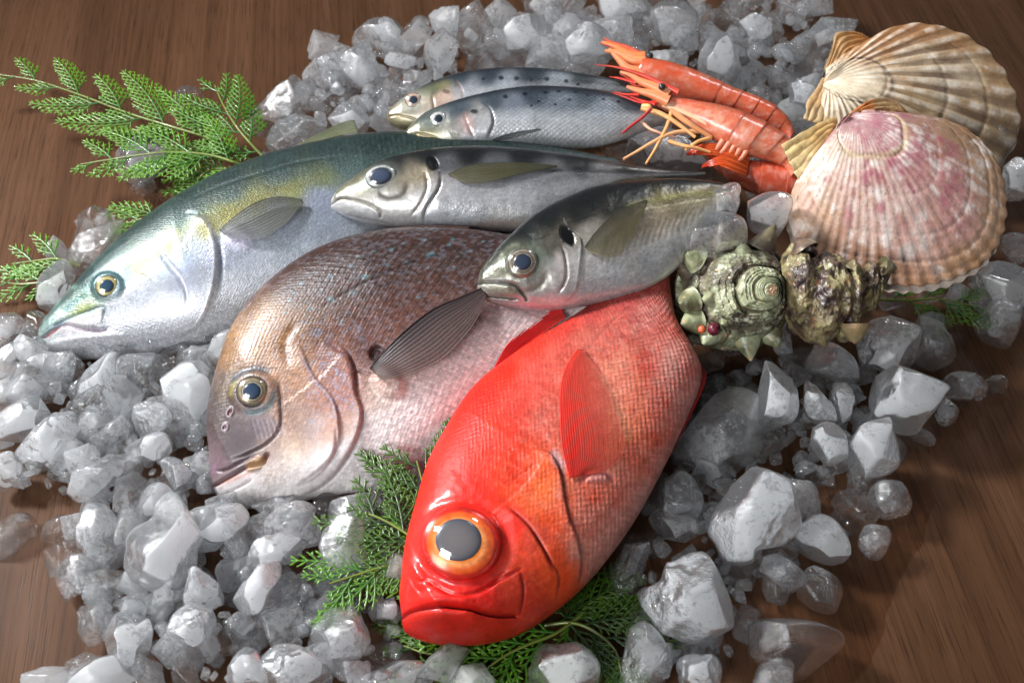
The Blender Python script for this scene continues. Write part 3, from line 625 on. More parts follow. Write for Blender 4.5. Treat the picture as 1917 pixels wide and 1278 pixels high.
    b = make_body('sea_bream', D, Vv, 0.050, 66, -6, 0.036, [(0, .22), (.04, .5), (.12, .82), (.25, 1.0), (.5, 1.0), (.75, .7), (.9, .35), (1, .16)], color, m, root, nu=460, nf=250, flat_pow=2.5)
    eye(b, 473, 733, 32, 30, -10, [(0, (60, 60, 60)), (.5, (50, 56, 60)), (.55, (176, 168, 146)), (.60, (96, 84, 68)), (.72, (150, 136, 108)), (.84, (104, 90, 70)), (.93, (60, 54, 54)), (1, (44, 46, 54))], 0.50, bulge=0.5, pupil_col=(36, 58, 82), haze=(20, 34, 52), tilt=0.5)
    dk = (74, 62, 62)
    fin(b, 'pectoral_fin', [(694, 692), (722, 662), (765, 622), (815, 585), (866, 562), (912, 540)], [(716, 714), (762, 708), (822, 684), (862, 648), (893, 606), (914, 556)],
        [[(34, 27, 29), (40, 32, 34), (48, 38, 38)], [(110, 90, 86), (100, 84, 80), (80, 66, 64)]], [[1.5, 1.6, 1.5], [.55, .45, .6]], nray=12, off0=0.004, off1=0.006, belly=0.004, ray_amp=0.0010, mem=0.35, dark=-0.15, rough_edge=0.06)
    fin(b, 'dorsal_fin', [(488, 552), (530, 505), (600, 462), (690, 435), (790, 424), (880, 426)], [(492, 556), (540, 514), (610, 472), (700, 445), (790, 434), (880, 436)],
        [[(84, 54, 48)]*2, [(92, 60, 50)]*2], [[1, 1], [1, 1]], nray=2, on=False, off0=0.001, off1=0.001, rough_edge=0)
    fin(b, 'tail_fin', [(1225, 515), (1270, 470), (1320, 440)], [(1235, 552), (1290, 560), (1340, 580)], [[(150, 90, 80)]*2]*2, [[1, 1]]*2, nray=16, on=False, off0=0, off1=-0.02)
    fin(b, 'spine_plate', [(486, 588), (474, 568), (478, 548), (500, 538), (512, 538)], [(492, 588), (490, 570), (494, 556), (505, 548), (512, 540)], [[(150, 150, 160)]*2]*2, [[.8, .7]]*2, nray=3, on=False, off0=-0.006, off1=-0.006, rough_edge=0)
    return b

# ================================================================== yellowtail
def yellowtail():
    root = body_root('yellowtail', "long silver fish with green back and yellow stripe, its nose furthest left", 'fish', 420, 480, 'whole fish on the ice')
    D = [(78, 632), (84, 612), (104, 585), (140, 545), (180, 500), (220, 460), (262, 424), (310, 390), (370, 352), (430, 322), (500, 296), (570, 277), (650, 262), (740, 252), (830, 254), (930, 262), (1040, 280), (1160, 300)]
    Vv = [(78, 632), (78, 655), (100, 666), (150, 671), (210, 668), (280, 660), (350, 649), (420, 630), (480, 610), (540, 586), (600, 556), (670, 520), (750, 470), (830, 420), (930, 372), (1040, 340), (1160, 320)]
    def color(f):
        f.pts([(95, 608, (150, 172, 166)), (130, 570, (132, 160, 152)), (170, 520, (70, 118, 116)), (220, 470, (76, 118, 110)), (280, 420, (80, 112, 100)), (350, 375, (78, 104, 92)), (430, 335, (76, 98, 92)), (520, 300, (80, 100, 102)), (620, 275, (72, 92, 98)), (720, 262, (62, 78, 70)), (820, 265, (60, 76, 66)), (330, 400, (96, 126, 118)), (430, 365, (92, 112, 104)), (530, 330, (86, 104, 100)), (650, 300, (78, 98, 96)), (740, 290, (74, 90, 84)),
               (150, 585, (150, 160, 96)), (250, 500, (150, 150, 60)), (320, 455, (150, 146, 62)), (380, 432, (140, 138, 66)), (430, 395, (160, 154, 60)), (480, 370, (150, 144, 62)), (540, 350, (136, 136, 70)), (600, 330, (112, 118, 74)),
               (300, 490, (172, 182, 192)), (340, 520, (176, 180, 194)), (400, 470, (170, 174, 190)), (450, 440, (160, 164, 182)), (520, 400, (150, 156, 172)), (600, 370, (142, 148, 164)), (620, 430, (150, 158, 170)), (700, 400, (130, 138, 148)), (560, 460, (166, 174, 184)), (480, 500, (186, 190, 200)), (430, 560, (204, 206, 212)), (520, 540, (196, 202, 208)), (650, 480, (166, 174, 180)),
               (260, 540, (190, 194, 204)), (230, 590, (206, 208, 216)), (180, 620, (216, 216, 222)), (130, 620, (206, 200, 206)), (120, 650, (222, 222, 226)), (220, 640, (222, 222, 226)), (320, 620, (214, 214, 220)), (380, 620, (212, 214, 218)), (300, 580, (208, 208, 216))], 15)
        f.mottle(0.06, 1/20, 3)
        # yellow stripe with broken edges
        d, _, t = f._d([(190, 540), (225, 508), (270, 482), (330, 452), (372, 436), (420, 402), (470, 375), (540, 350), (620, 330)])
        nz = fbm(np.c_[f.X, f.Y], 1/16, 4, 6)
        e = np.exp(-((d/(15-6*t+6*nz))**2))*(1-sstep(0.75, 1, t)); f.mixin(np.clip(e*1.2, 0, 1)*0.7, (126, 116, 36))
        # bright dots like hammered metal: sparkle of the scales painted into the colour
        sp = np.clip(fbm(np.c_[f.X, f.Y], 1/2.6, 1, 8)*2.2-0.5, 0, 1)*sstep(0.52, 0.2, f.v)*(1-sstep(0.3, 0.75, f.u)*0.6); f.mixin(sp*0.30, (150, 186, 176)); bk = sstep(0.42, 0.22, f.v+0.02*fbm(np.c_[f.X, f.Y], 1/25, 3, 41)); f.mixin(bk*0.35, (34, 62, 70)); f.col *= (1-0.42*bk)[:, None]; f.mixin(0.5*sstep(0.7, 0.9, f.v), (226, 228, 232)); f.col *= (1-0.30*sstep(0.55, 0.25, f.v)-0.06)[:, None]; f.scales(0.0030, 0.35, 0.7, 4, sstep(0.6, 0.3, f.v), (150, 186, 178)); f.scales(0.0030, 0.14, 0.6, 6, sstep(0.3, 0.6, f.v), (110, 116, 130)); f.col *= 0.93; f.col *= 0.88
        n = fbm(np.c_[f.X, f.Y], 1/12, 3, 77); e = np.clip(n*2, 0, 1)*sstep(0.22, 0.05, f.u)*sstep(0.35, 0.1, f.v); f.mixin(e*0.6, (160, 204, 186))
        f.line([(350, 375), (420, 345), (500, 320), (560, 303), (660, 290)], 2.4, (52, 72, 70), 0.5, 0.0005)
        # gill cover
        f.m *= 1-0.85*np.exp(-(((f.X-330)/52)**2+((f.Y-540)/72)**2)**2)
        f.step([(352, 398), (385, 412), (402, 450), (406, 500), (396, 560), (372, 610), (320, 640)], 1, 0.0032, 2.6, 55)
        f.line([(356, 400), (386, 412), (402, 450), (406, 500), (398, 555), (374, 606), (330, 640)], 3, (226, 226, 232), 0.75, -0.0004)
        f.line([(346, 398), (356, 396), (372, 402)], 3, (200, 214, 214), 0.8)
        f.line([(410, 440), (415, 500), (406, 556)], 3, (130, 136, 150), 0.5, 0.001)
        f.line([(298, 468), (318, 494), (340, 522), (350, 550), (350, 575)], 2.2, (222, 220, 226), 0.7, 0.0012)
        f.line([(294, 470), (314, 497), (336, 526), (345, 552)], 2, (140, 146, 160), 0.45, 0.0006)
        f.blob(352, 470, 26, 34, 20, (150, 164, 186), 0.5, 1.1)
        # eye socket
        f.blob(212, 527, 44, 26, -38, (84, 116, 126), 0.8, 0.9, -0.0008)
        f.blob(201, 536, 28, 26, -10, None, 0, 0.4, 0.002)
        f.line([(110, 590), (140, 565), (165, 550)], 5, (60, 106, 110), 0.6, 0.0005)
        # mouth
        f.line([(82, 630), (100, 616), (118, 608), (150, 614), (182, 618), (196, 616)], 2.8, (150, 130, 146), 0.8, 0.0028, taper=False)
        f.line([(80, 622), (110, 604), (150, 588), (192, 574), (194, 596), (192, 618)], 2.2, (96, 124, 144), 0.7, 0.0014)
        f.line([(84, 634), (96, 622), (112, 612)], 4, (186, 132, 134), 0.8, 0.001)
        f.blob(160, 600, 34, 12, -10, (230, 224, 230), 0.5, 0.8, 0.001)
        f.line([(84, 648), (130, 636), (190, 630), (240, 628)], 5, (228, 226, 230), 0.4, -0.0012)
        f.line([(120, 662), (200, 652), (300, 640), (380, 620)], 3, (190, 192, 200), 0.3, 0.0008)
        f.line([(418, 432), (440, 440), (462, 446), (470, 460)], 3, (140, 136, 150), 0.5, 0.001)
        f.blob(446, 448, 26, 18, 20, (196, 190, 206), 0.6, 0.8, 0.0014)
    m = fish_material("yellowtail_skin", 0.0016, bump=0.45, var=0.20, metal=0.22, rough=0.36, coat=0.4, spec=0.5, rim=0.22, warp=0.5)
    b = make_body('yellowtail', D, Vv, 0.050, 70, -8, 0.038, [(0, .22), (.05, .5), (.15, .8), (.3, 1.0), (.6, .9), (.8, .55), (1, .2)], color, m, root, nu=460, nf=210, flat_pow=2.2)
    eye(b, 201, 536, 24, 22, -10, [(0, (80, 80, 70)), (.5, (80, 80, 74)), (.56, (176, 160, 84)), (.66, (196, 186, 136)), (.82, (140, 132, 92)), (.93, (70, 80, 80)), (1, (50, 70, 80))], 0.54, bulge=0.4, pupil_col=(34, 66, 90), haze=(24, 44, 62), tilt=0.6)
    fin(b, 'pectoral_fin', [(412, 434), (445, 408), (488, 384), (530, 375), (570, 380)], [(432, 448), (490, 454), (535, 430), (556, 405), (571, 384)],
        [[(50, 52, 50), (52, 54, 50), (60, 62, 54)], [(130, 130, 134), (104, 106, 98), (84, 86, 72)]], [[1, .98, .95], [.35, .4, .7]], nray=13, off0=0.002, off1=0.005, belly=0.003, ray_amp=0.0004, mem=0.45, dark=0.2)
    fin(b, 'dorsal_fin', [(560, 276), (600, 258), (640, 242), (668, 236)], [(575, 276), (610, 268), (645, 262), (676, 260)],
        [[(88, 92, 66)]*2, [(98, 102, 70)]*2], [[1, .95]]*2, nray=8, on=False, off0=0.004, off1=0.010, rough_edge=0.05)
    return b

# ================================================================== horse mackerel (two)
def jack(label, D, Vv, zc, elev, az, T, pts_, feats, eyep, pect, name='horse_mackerel', extra=None, rot=0.0, ripple=0.0):
    cxy = np.mean(np.array(D), 0)
    root = body_root(name, label, 'fish', cxy[0], cxy[1]+40, 'whole fish on the ice')
    def color(f):
        f.pts(pts_, 14); f.mixin(sstep(0.30, 0.10, f.v+0.03*fbm(np.c_[f.X, f.Y], 1/20, 3, 2))*0.85*sstep(0.10, 0.25, f.u), (32, 35, 37)); f.mixin(0.45*sstep(0.5, 0.75, f.v), (214, 214, 216)); f.mottle(0.07, 1/16, 5)
        n = fbm(np.c_[f.X*0.25+f.Y*0.1, f.Y-f.X*0.1], 1/4, 3, 8); f.col *= (1+0.10*n)[:, None]
        feats(f)
    m = bpy.data.materials.get("horse_mackerel_skin") or fish_material("horse_mackerel_skin", 0.0013, bump=0.30, var=0.16, metal=0.40, rough=0.30, coat=0.7, rim=0.12, spec=0.6, warp=0.6)
    b = make_body(name, D, Vv, zc, elev, az, T, [(0, .2), (.06, .5), (.15, .82), (.3, 1.0), (.55, .85), (.8, .45), (1, .14)], color, m, root, nu=380, nf=170, flat_pow=2.2)
    eye(b, *eyep)
    for a in pect: fin(b, *a[0], **a[1])
    if extra: extra(b)
    return b
def jack_front():
    D = [(893, 532), (900, 508), (922, 476), (958, 440), (1000, 405), (1060, 372), (1120, 350), (1190, 339), (1270, 335), (1330, 340), (1366, 346)]
    Vv = [(893, 532), (897, 556), (925, 568), (985, 579), (1050, 578), (1110, 568), (1170, 553), (1225, 533), (1270, 500), (1305, 455), (1338, 412), (1366, 380)]
    pt = [(905, 500, (84, 86, 76)), (940, 470, (50, 54, 50)), (980, 440, (42, 46, 46)), (1030, 405, (38, 42, 42)), (1100, 370, (34, 37, 38)), (1180, 350, (38, 40, 38)), (1270, 345, (66, 62, 52)), (1340, 360, (110, 100, 80)), (1080, 400, (40, 41, 40)), (1150, 385, (50, 48, 42)), (1250, 365, (120, 110, 82)), (1060, 430, (90, 86, 76)),
          (910, 545, (106, 98, 74)), (950, 550, (104, 100, 84)), (930, 525, (92, 88, 70)), (960, 520, (112, 104, 84)), (1010, 530, (130, 124, 104)), (1010, 480, (104, 112, 104)), (1040, 520, (166, 156, 144)), (1060, 490, (176, 168, 160)), (1030, 460, (100, 96, 88)), (1040, 560, (176, 164, 162)), (980, 572, (170, 140, 142)), (1100, 555, (176, 164, 164)), (1100, 440, (166, 160, 150)), (1130, 470, (172, 168, 158)), (1180, 480, (166, 160, 150)), (1180, 430, (160, 148, 130)), (1240, 420, (168, 154, 134)), (1300, 380, (160, 150, 126)), (1150, 520, (176, 176, 176)), (1220, 500, (164, 164, 162)), (1260, 470, (150, 148, 142))]
    def feats(f):
        rg = np.random.default_rng(5)
        for k in range(70):   # dark oblique streaks of the back
            x = rg.uniform(1010, 1230); y0 = np.interp(x, [1000, 1060, 1120, 1200, 1270], [410, 378, 356, 345, 342]); y = y0 + rg.uniform(4, 45)
            f.line([(x-12, y+5), (x, y), (x+14, y-7)], 1.4, (40, 42, 42), 0.4, taper=False)
        # curved scute line with pale ribs
        for k in range(34):
            x = 1190+k*5.6; y = 400-k*1.1 + 6*math.sin(k*.05)
            f.line([(x, y+4), (x+3, y-2), (x+10, y-8)], 1.3, (206, 196, 168), 0.45, -0.0002, taper=False)
        d, _, t = f._d([(1180, 385), (1240, 372), (1300, 362), (1380, 362)]); f.mixin(np.exp(-(d/6)**2)*0.5, (150, 148, 92))
        for k in range(16):
            x = 1130+k*12; f.line([(x-4, 500-k*5), (x+2, 475-k*5), (x+14, 445-k*4.5)], 3, (150, 140, 124), 0.4, 0.0003)
        f.m *= sstep(1040, 1090, f.X)
        f.step([(1052, 402), (1062, 425), (1088, 450), (1086, 500), (1078, 545), (1050, 572)], 1, 0.0016, 2.4, 45)
        f.blob(1062, 442, 12, 22, -30, (16, 18, 20), 0.97, 0.5, -0.0012)
        f.line([(1048, 455), (1058, 480), (1060, 520), (1044, 552)], 2.2, (110, 92, 84), 0.7, 0.0014)
        f.line([(1084, 455), (1083, 500), (1074, 548)], 2.4, (206, 206, 210), 0.6)
        f.line([(1038, 470), (1050, 495), (1050, 525)], 4, (206, 190, 184), 0.6)
        f.blob(978, 492, 44, 38, 0, (118, 122, 104), 0.6, 0.9, 0.0012)
        f.line([(935, 490), (948, 468), (975, 456)], 4, (140, 140, 120), 0.4, 0.0004)
        f.line([(940, 530), (975, 545), (1010, 535), (1026, 505)], 6, (96, 86, 66), 0.55, 0.0006)
        f.line([(893, 530), (930, 528), (965, 534), (982, 552), (986, 560)], 2.4, (58, 56, 44), 0.85, 0.0024, taper=False)
        f.line([(898, 552), (930, 556), (975, 560)], 2.0, (66, 58, 50), 0.8, 0.002)
        f.blob(940, 543, 38, 10, 10, (122, 116, 84), 0.5, 0.9, 0.0008)
        f.line([(904, 560), (940, 570), (1000, 574), (1060, 572)], 4, (206, 150, 158), 0.55)
        for k in range(14): f.line([(925+k*4.5, 520), (930+k*4.5, 512)], 1.1, (150, 144, 116), 0.4, taper=False)
        f.line([(893, 545), (896, 552)], 3, (60, 120, 160), 0.8, taper=False)
        f.h += 0.0004*fbm(np.c_[f.X, f.Y], 1/18, 3, 4)
    eyep = (978, 492, 31, 29, -15, [(0, (60, 60, 66)), (.45, (60, 62, 70)), (.55, (140, 128, 112)), (.62, (90, 82, 72)), (.78, (150, 140, 122)), (.86, (66, 62, 56)), (.94, (120, 118, 106)), (1, (60, 62, 56))], 0.52, 0.42, 1.15, 0.0004, (38, 50, 70), 0, 0, 0.5, (20, 26, 36))
    ol = (112, 104, 76)
    pect = [(('pectoral_fin', [(1094, 464), (1118, 434), (1150, 404), (1182, 388), (1210, 378)], [(1104, 474), (1142, 486), (1172, 466), (1192, 428), (1212, 380)], [[(46, 44, 36), (58, 54, 42), (50, 48, 38)], [(140, 132, 104), (112, 104, 74), (90, 84, 60)]], [[.98, .95, .92], [.5, .5, .6]]), dict(nray=14, mem=0.5, off0=0.0015, off1=0.003, belly=0.0022, ray_amp=0.0004))]
    def extra(b):
        fin(b, 'dorsal_fin', [(1130, 349), (1160, 338), (1185, 335), (1225, 330)], [(1130, 351), (1160, 345), (1190, 341), (1225, 338)], [[(70, 66, 56)]*2]*2, [[1, 1]]*2, nray=3, on=False, off0=0.001, off1=0.001, rough_edge=0)
    return jack("plump horse mackerel whose head lies across the brown bream and red fish", D, Vv, 0.104, 70, 4, 0.024, pt, feats, eyep, pect, extra=extra)
def jack_back():
    D = [(619, 380), (632, 360), (665, 334), (712, 308), (765, 291), (830, 281), (900, 278), (970, 281), (1040, 289), (1110, 299), (1180, 312), (1250, 320), (1320, 323)]
    Vv = [(619, 380), (624, 392), (660, 408), (715, 421), (780, 429), (850, 433), (930, 434), (1000, 430), (1060, 408), (1120, 380), (1190, 352), (1260, 335), (1320, 328)]
    pt = [(640, 365, (120, 118, 96)), (680, 330, (110, 108, 90)), (730, 305, (46, 48, 48)), (800, 290, (36, 38, 40)), (880, 290, (36, 38, 40)), (980, 293, (40, 42, 44)), (1080, 305, (44, 44, 44)), (1180, 320, (70, 68, 64)), (1290, 325, (66, 62, 60)), (830, 305, (100, 100, 104)), (930, 310, (100, 102, 106)),
          (640, 385, (200, 198, 198)), (680, 400, (206, 206, 208)), (680, 375, (150, 146, 122)), (730, 380, (186, 178, 166)), (770, 390, (190, 184, 178)), (760, 350, (150, 140, 122)), (790, 330, (140, 130, 110)), (740, 415, (196, 194, 192)), (800, 400, (192, 196, 202)), (860, 410, (184, 190, 194)), (870, 370, (160, 160, 166)), (960, 370, (150, 152, 156)), (950, 410, (176, 172, 166)), (1000, 350, (140, 142, 146)), (1060, 340, (132, 132, 134)), (1130, 335, (122, 120, 120)), (1200, 330, (112, 106, 104)), (830, 345, (176, 172, 172)), (900, 345, (150, 148, 150))]
    def feats(f):
        f.m *= sstep(800, 850, f.X)
        f.step([(800, 292), (818, 310), (824, 345), (800, 385), (790, 428)], 1, 0.0014, 2.4, 40)
        f.blob(810, 306, 11, 15, -20, (18, 18, 22), 0.97, 0.5, -0.001)
        f.line([(822, 320), (822, 350), (798, 390), (790, 422)], 2.2, (120, 108, 96), 0.6, 0.0014)
        f.line([(795, 320), (800, 350), (785, 385), (766, 408)], 2.4, (140, 122, 96), 0.6, 0.0010)
        f.line([(700, 355), (725, 370), (755, 362), (762, 335)], 6, (70, 64, 54), 0.8, 0.0004)
        f.blob(715, 331, 34, 26, -20, (140, 144, 138), 0.5, 0.9, 0.001)
        f.line([(619, 382), (640, 372), (680, 378), (710, 395), (712, 405)], 2.0, (120, 110, 96), 0.7, 0.0018, taper=False)
        f.line([(622, 388), (660, 402), (720, 416), (800, 425)], 2.4, (228, 228, 230), 0.6)
        f.line([(640, 398), (680, 408), (740, 420)], 1.8, (120, 118, 120), 0.6, 0.0012)
        f.line([(700, 368), (702, 380), (704, 392)], 2, (224, 220, 200), 0.6, -0.0004)
        f.line([(870, 424), (930, 420), (990, 418), (1020, 412)], 7, (186, 164, 148), 0.6)
        f.line([(840, 312), (920, 312), (1020, 318), (1120, 322), (1240, 326)], 3, (84, 86, 92), 0.5, 0.0003)
        for k in range(40):
            x = 870+k*7; f.line([(x, 330+k*.1), (x+10, 325)], 1.0, (196, 196, 200), 0.15, taper=False)
        f.h += 0.0003*fbm(np.c_[f.X, f.Y], 1/18, 3, 4)
    eyep = (713, 331, 30, 22, -12, [(0, (70, 76, 90)), (.62, (76, 82, 96)), (.70, (120, 116, 116)), (.80, (186, 186, 180)), (.90, (150, 160, 156)), (1, (110, 120, 116))], 0.68, 0.35, 1.1, 0.0003, (58, 70, 92), 0, 0, 0.4, (34, 40, 54))
    pect = [(('pectoral_fin', [(838, 328), (870, 314), (920, 309), (980, 309), (1045, 313)], [(846, 330), (870, 344), (915, 344), (980, 328), (1045, 315)], [[(64, 62, 44), (70, 66, 42), (56, 55, 42)], [(112, 108, 84), (84, 80, 54), (62, 60, 46)]], [[.96, .93, .9], [.6, .6, .7]]), dict(nray=12, mem=0.45, off0=0.001, off1=0.002, belly=0.0018, ray_amp=0.0003))]
    return jack("slender horse mackerel with hazy blue eye, lying above the brown bream", D, Vv, 0.092, 70, 0, 0.024, pt, feats, eyep, pect)

# ================================================================== sardines (two)
def sardine(label, D, Vv, zc, pt, feats, eyep, pect, T=0.018):
    root = body_root('sardine', label, 'fish', np.mean([q[0] for q in D]), np.mean([q[1] for q in D])+30, 'whole fish on the ice')
    def color(f):
        f.pts(pt, 14); f.mottle(0.06, 1/12, 9); f.mixin(sstep(0.30, 0.10, f.v)*0.85*sstep(0.08, 0.25, f.u), (40, 47, 56)); f.mixin(0.45*sstep(0.45, 0.65, f.v)*sstep(0.2, 0.3, f.u), (214, 216, 218)); feats(f)
    m = bpy.data.materials.get("sardine_skin") or fish_material("sardine_skin", 0.0026, bump=0.4, var=0.12, metal=0.38, rough=0.30, coat=0.6, rim=0.14, spec=0.6, warp=0.12)
    b = make_body('sardine', D, Vv, zc, 70, 4, T, [(0, .2), (.08, .6), (.2, .9), (.5, 1.0), (.8, .6), (1, .3)], color, m, root, nu=300, nf=120, flat_pow=2.3)
    eye(b, *eyep)
    for a in pect: fin(b, *a[0], **a[1])
    return b
def sardines():
    e1 = [(0, (40, 50, 60)), (.45, (40, 46, 52)), (.55, (190, 190, 186)), (.75, (206, 204, 200)), (.9, (150, 150, 146)), (1, (96, 104, 104))]
    D = [(755, 254), (768, 238), (800, 212), (845, 195), (895, 181), (950, 170), (1010, 165), (1070, 166), (1130, 172), (1175, 182), (1215, 196), (1245, 214)]
    Vv = [(755, 254), (766, 268), (800, 279), (860, 283), (930, 279), (1000, 277), (1070, 277), (1120, 274), (1165, 262), (1205, 246), (1245, 230)]
    pt = [(765, 250, (120, 118, 100)), (800, 222, (96, 104, 100)), (860, 203, (84, 96, 104)), (920, 187, (78, 88, 98)), (1000, 172, (70, 80, 90)), (1100, 175, (74, 84, 94)), (1190, 192, (84, 92, 100)), (780, 265, (160, 150, 116)), (810, 272, (190, 180, 140)), (840, 262, (180, 180, 170)), (870, 235, (176, 168, 164)), (900, 215, (150, 148, 146)), (900, 255, (190, 190, 194)), (880, 275, (190, 192, 196)), (960, 205, (124, 132, 142)), (960, 235, (188, 190, 194)), (1050, 200, (116, 124, 134)), (1050, 240, (190, 192, 196)), (1120, 215, (140, 146, 154)), (1120, 255, (186, 188, 190)), (1190, 230, (160, 160, 162)), (990, 270, (186, 188, 190)), (1080, 272, (180, 180, 178))]
    def f1(f):
        for x, y, r in [(946, 181, 5), (983, 176, 5), (1022, 173, 4.5), (1046, 171, 4), (1078, 172, 4), (1008, 190, 3), (1066, 187, 4), (1100, 178, 4), (1130, 186, 3.5), (995, 198, 3), (1040, 196, 3), (1158, 190, 4)]: f.blob(x, y, r, r*0.7, 0, (30, 34, 44), 0.85, 0.7)
        f.blob(888, 209, 7, 4, 10, (48, 52, 56), 0.9, 0.6)
        f.m *= sstep(905, 935, f.X)
        f.step([(898, 190), (916, 205), (922, 230), (910, 262)], 1, 0.0014, 2, 25)
        f.line([(908, 192), (920, 210), (923, 232), (912, 258)], 2.4, (120, 122, 122), 0.7, 0.0008)
        f.line([(868, 215), (878, 238), (890, 262)], 2, (150, 140, 136), 0.6, 0.0006)
        f.blob(876, 232, 12, 20, -15, (206, 160, 150), 0.45, 1.0)
        f.line([(757, 256), (785, 250), (812, 256), (824, 266)], 1.8, (120, 108, 70), 0.7, 0.0012, taper=False)
        f.blob(790, 262, 26, 7, 14, (180, 164, 110), 0.35, 0.9)
        for k in range(5): f.line([(840+k*4, 240+k*2), (850+k*5, 258), (865+k*6, 270)], 1.2, (150, 146, 130), 0.3, 0.0003)
    pe = [(('pectoral_fin', [(922, 262), (945, 254), (975, 248), (1012, 244)], [(924, 266), (950, 262), (980, 255), (1012, 246)], [[(70, 74, 78)]*3, [(120, 122, 122)]*3], [[.95, .9, .85], [.7, .6, .6]]), dict(nray=7, off0=0.001, off1=0.002, ray_amp=0.0002))]
    b1 = sardine("nearer sardine with dark spots along its back, its scaly silver side in full view", D, Vv, 0.094, pt, f1, (821, 223, 16, 14.5, -10, e1, 0.48, 0.4, 1.1, 0.0003, (26, 40, 52), 0, 0, 0.5, None), pe)
    D = [(723, 217), (738, 200), (768, 178), (808, 158), (855, 142), (910, 134), (970, 131), (1030, 134), (1090, 141), (1150, 152), (1210, 166)]
    Vv = [(723, 217), (732, 232), (765, 243), (805, 244), (860, 240), (920, 226), (980, 214), (1040, 205), (1100, 198), (1150, 190), (1210, 180)]
    pt = [(730, 215, (140, 132, 108)), (765, 190, (150, 150, 140)), (810, 162, (110, 116, 96)), (860, 148, (66, 76, 84)), (920, 140, (62, 70, 80)), (1000, 138, (60, 68, 76)), (1100, 148, (58, 64, 68)), (1180, 165, (60, 62, 62)), (750, 232, (170, 162, 134)), (800, 220, (190, 180, 168)), (830, 185, (196, 170, 150)), (870, 170, (170, 172, 176)), (940, 160, (160, 164, 172)), (1040, 160, (150, 156, 162)), (1120, 165, (110, 116, 120)), (900, 190, (176, 178, 184))]
    def f2(f):
        for x, y, r in [(938, 146, 5), (967, 147, 5), (1024, 148, 4.5), (1060, 152, 4.5), (1082, 158, 3.5), (994, 150, 3), (905, 148, 3)]: f.blob(x, y, r, r*0.8, 0, (28, 32, 42), 0.85, 0.7)
        f.blob(835, 172, 7, 4, 20, (60, 58, 50), 0.85, 0.6); f.blob(830, 160, 18, 8, -15, (130, 128, 80), 0.4, 0.9)
        f.m *= sstep(860, 885, f.X)
        f.step([(848, 148), (862, 165), (866, 190), (850, 215)], 1, 0.0014, 2, 25)
        f.line([(852, 150), (863, 168), (866, 190)], 2, (190, 150, 140), 0.7, 0.0008)
        f.line([(808, 178), (812, 200), (808, 222)], 2.2, (130, 110, 96), 0.6, 0.0008)
        f.blob(835, 195, 18, 22, 0, (214, 186, 172), 0.5, 1.0)
        f.line([(724, 218), (750, 216), (775, 222), (785, 232)], 1.6, (130, 110, 76), 0.7, 0.001, taper=False)
    sardine("further sardine with pinkish eye, half hidden behind the nearer one", D, Vv, 0.082, pt, f2, (774, 188, 16, 14.5, -10, [(0, (50, 50, 56)), (.45, (50, 50, 56)), (.55, (200, 176, 160)), (.8, (190, 160, 140)), (.92, (120, 100, 90)), (1, (96, 90, 84))], 0.5, 0.4, 1.1, 0.0003, (34, 46, 60), 0, 0, 0.5, None), [])
    return b1
YT = yellowtail(); BR = bream(); JB = jack_back(); JF = jack_front(); AL = alfonsino(); SA = sardines()
# ================================================================== prawns
M_PRAWN = attr_material("prawn_shell", rough=0.30, coat=0.5, bump=0.25, bscale=500, sss=0.15, coatr=0.12)
M_LEG = attr_material("prawn_leg", rough=0.4, coat=0.3)
def seg_loft(name, D, Vv, u0, u1, O, n, T, cols, root, flare=1.05, nu=34, nv=44, seed=0, mat=None, jag=0.0, shape=None):
    """one shell segment of a jointed body, a little wider at its rear rim so that the segments overlap"""
    us = np.linspace(u0, u1, nu); d = catmull(D, us); v = catmull(Vv, us)
    Dp = on_plane(d[:, 0], d[:, 1], O, n); Vp = on_plane(v[:, 0], v[:, 1], O, n)
    k = 1 + (flare-1)*np.linspace(0, 1, nu)**2; k[0] *= 0.96; k[-1] *= 0.98
    cen = (Dp+Vp)/2; hv = (Dp-Vp)/2*k[:, None]; half = np.linalg.norm(hv, axis=1)
    th = np.linspace(0, 2*np.pi, nv, endpoint=False); prof = np.sin(th)
    tk = np.minimum(T, half*0.95)*k
    if shape is not None: tk = tk*np.interp(us, *shape)
    P = cen[:, None] + hv[:, None]*np.cos(th)[None, :, None] + (tk[:, None]*prof[None])[..., None]*n
    P = P.reshape(-1, 3); X, Y, _ = proj(P)
    c = np.array([lin(q) for q in cols]); t = np.tile((1-np.cos(th))/2, nu)
    col = np.stack([np.interp(t, np.linspace(0, 1, len(c)), c[:, j]) for j in range(3)], 1)
    nz = fbm(np.c_[X, Y], 1/12, 4, seed); nz2 = fbm(np.c_[X*1.0, Y*2.2], 1/9, 3, seed+40)
    a = np.clip(nz*1.6-0.1, 0, 1)*0.45; col = col*(1-a[:, None]) + a[:, None]*lin((226, 190, 176))
    a = np.clip(nz2*1.8+0.25, 0, 1)*0.65; col = col*(1-a[:, None]) + a[:, None]*lin((204, 70, 36))
    e = np.repeat(np.linspace(0, 1, nu), nv); rimm = np.exp(-((e-0.96)/0.05)**2)*0.5; col = col*(1-rimm[:, None]) + rimm[:, None]*lin((196, 84, 58))
    P = P + (0.0003*nz)[:, None]*n
    return ob(name, mk_mesh(name, P, grid_faces(nu, nv, True)[:, ::-1], {'Col': np.clip(col, 0, 1)}), mat or M_PRAWN, root)
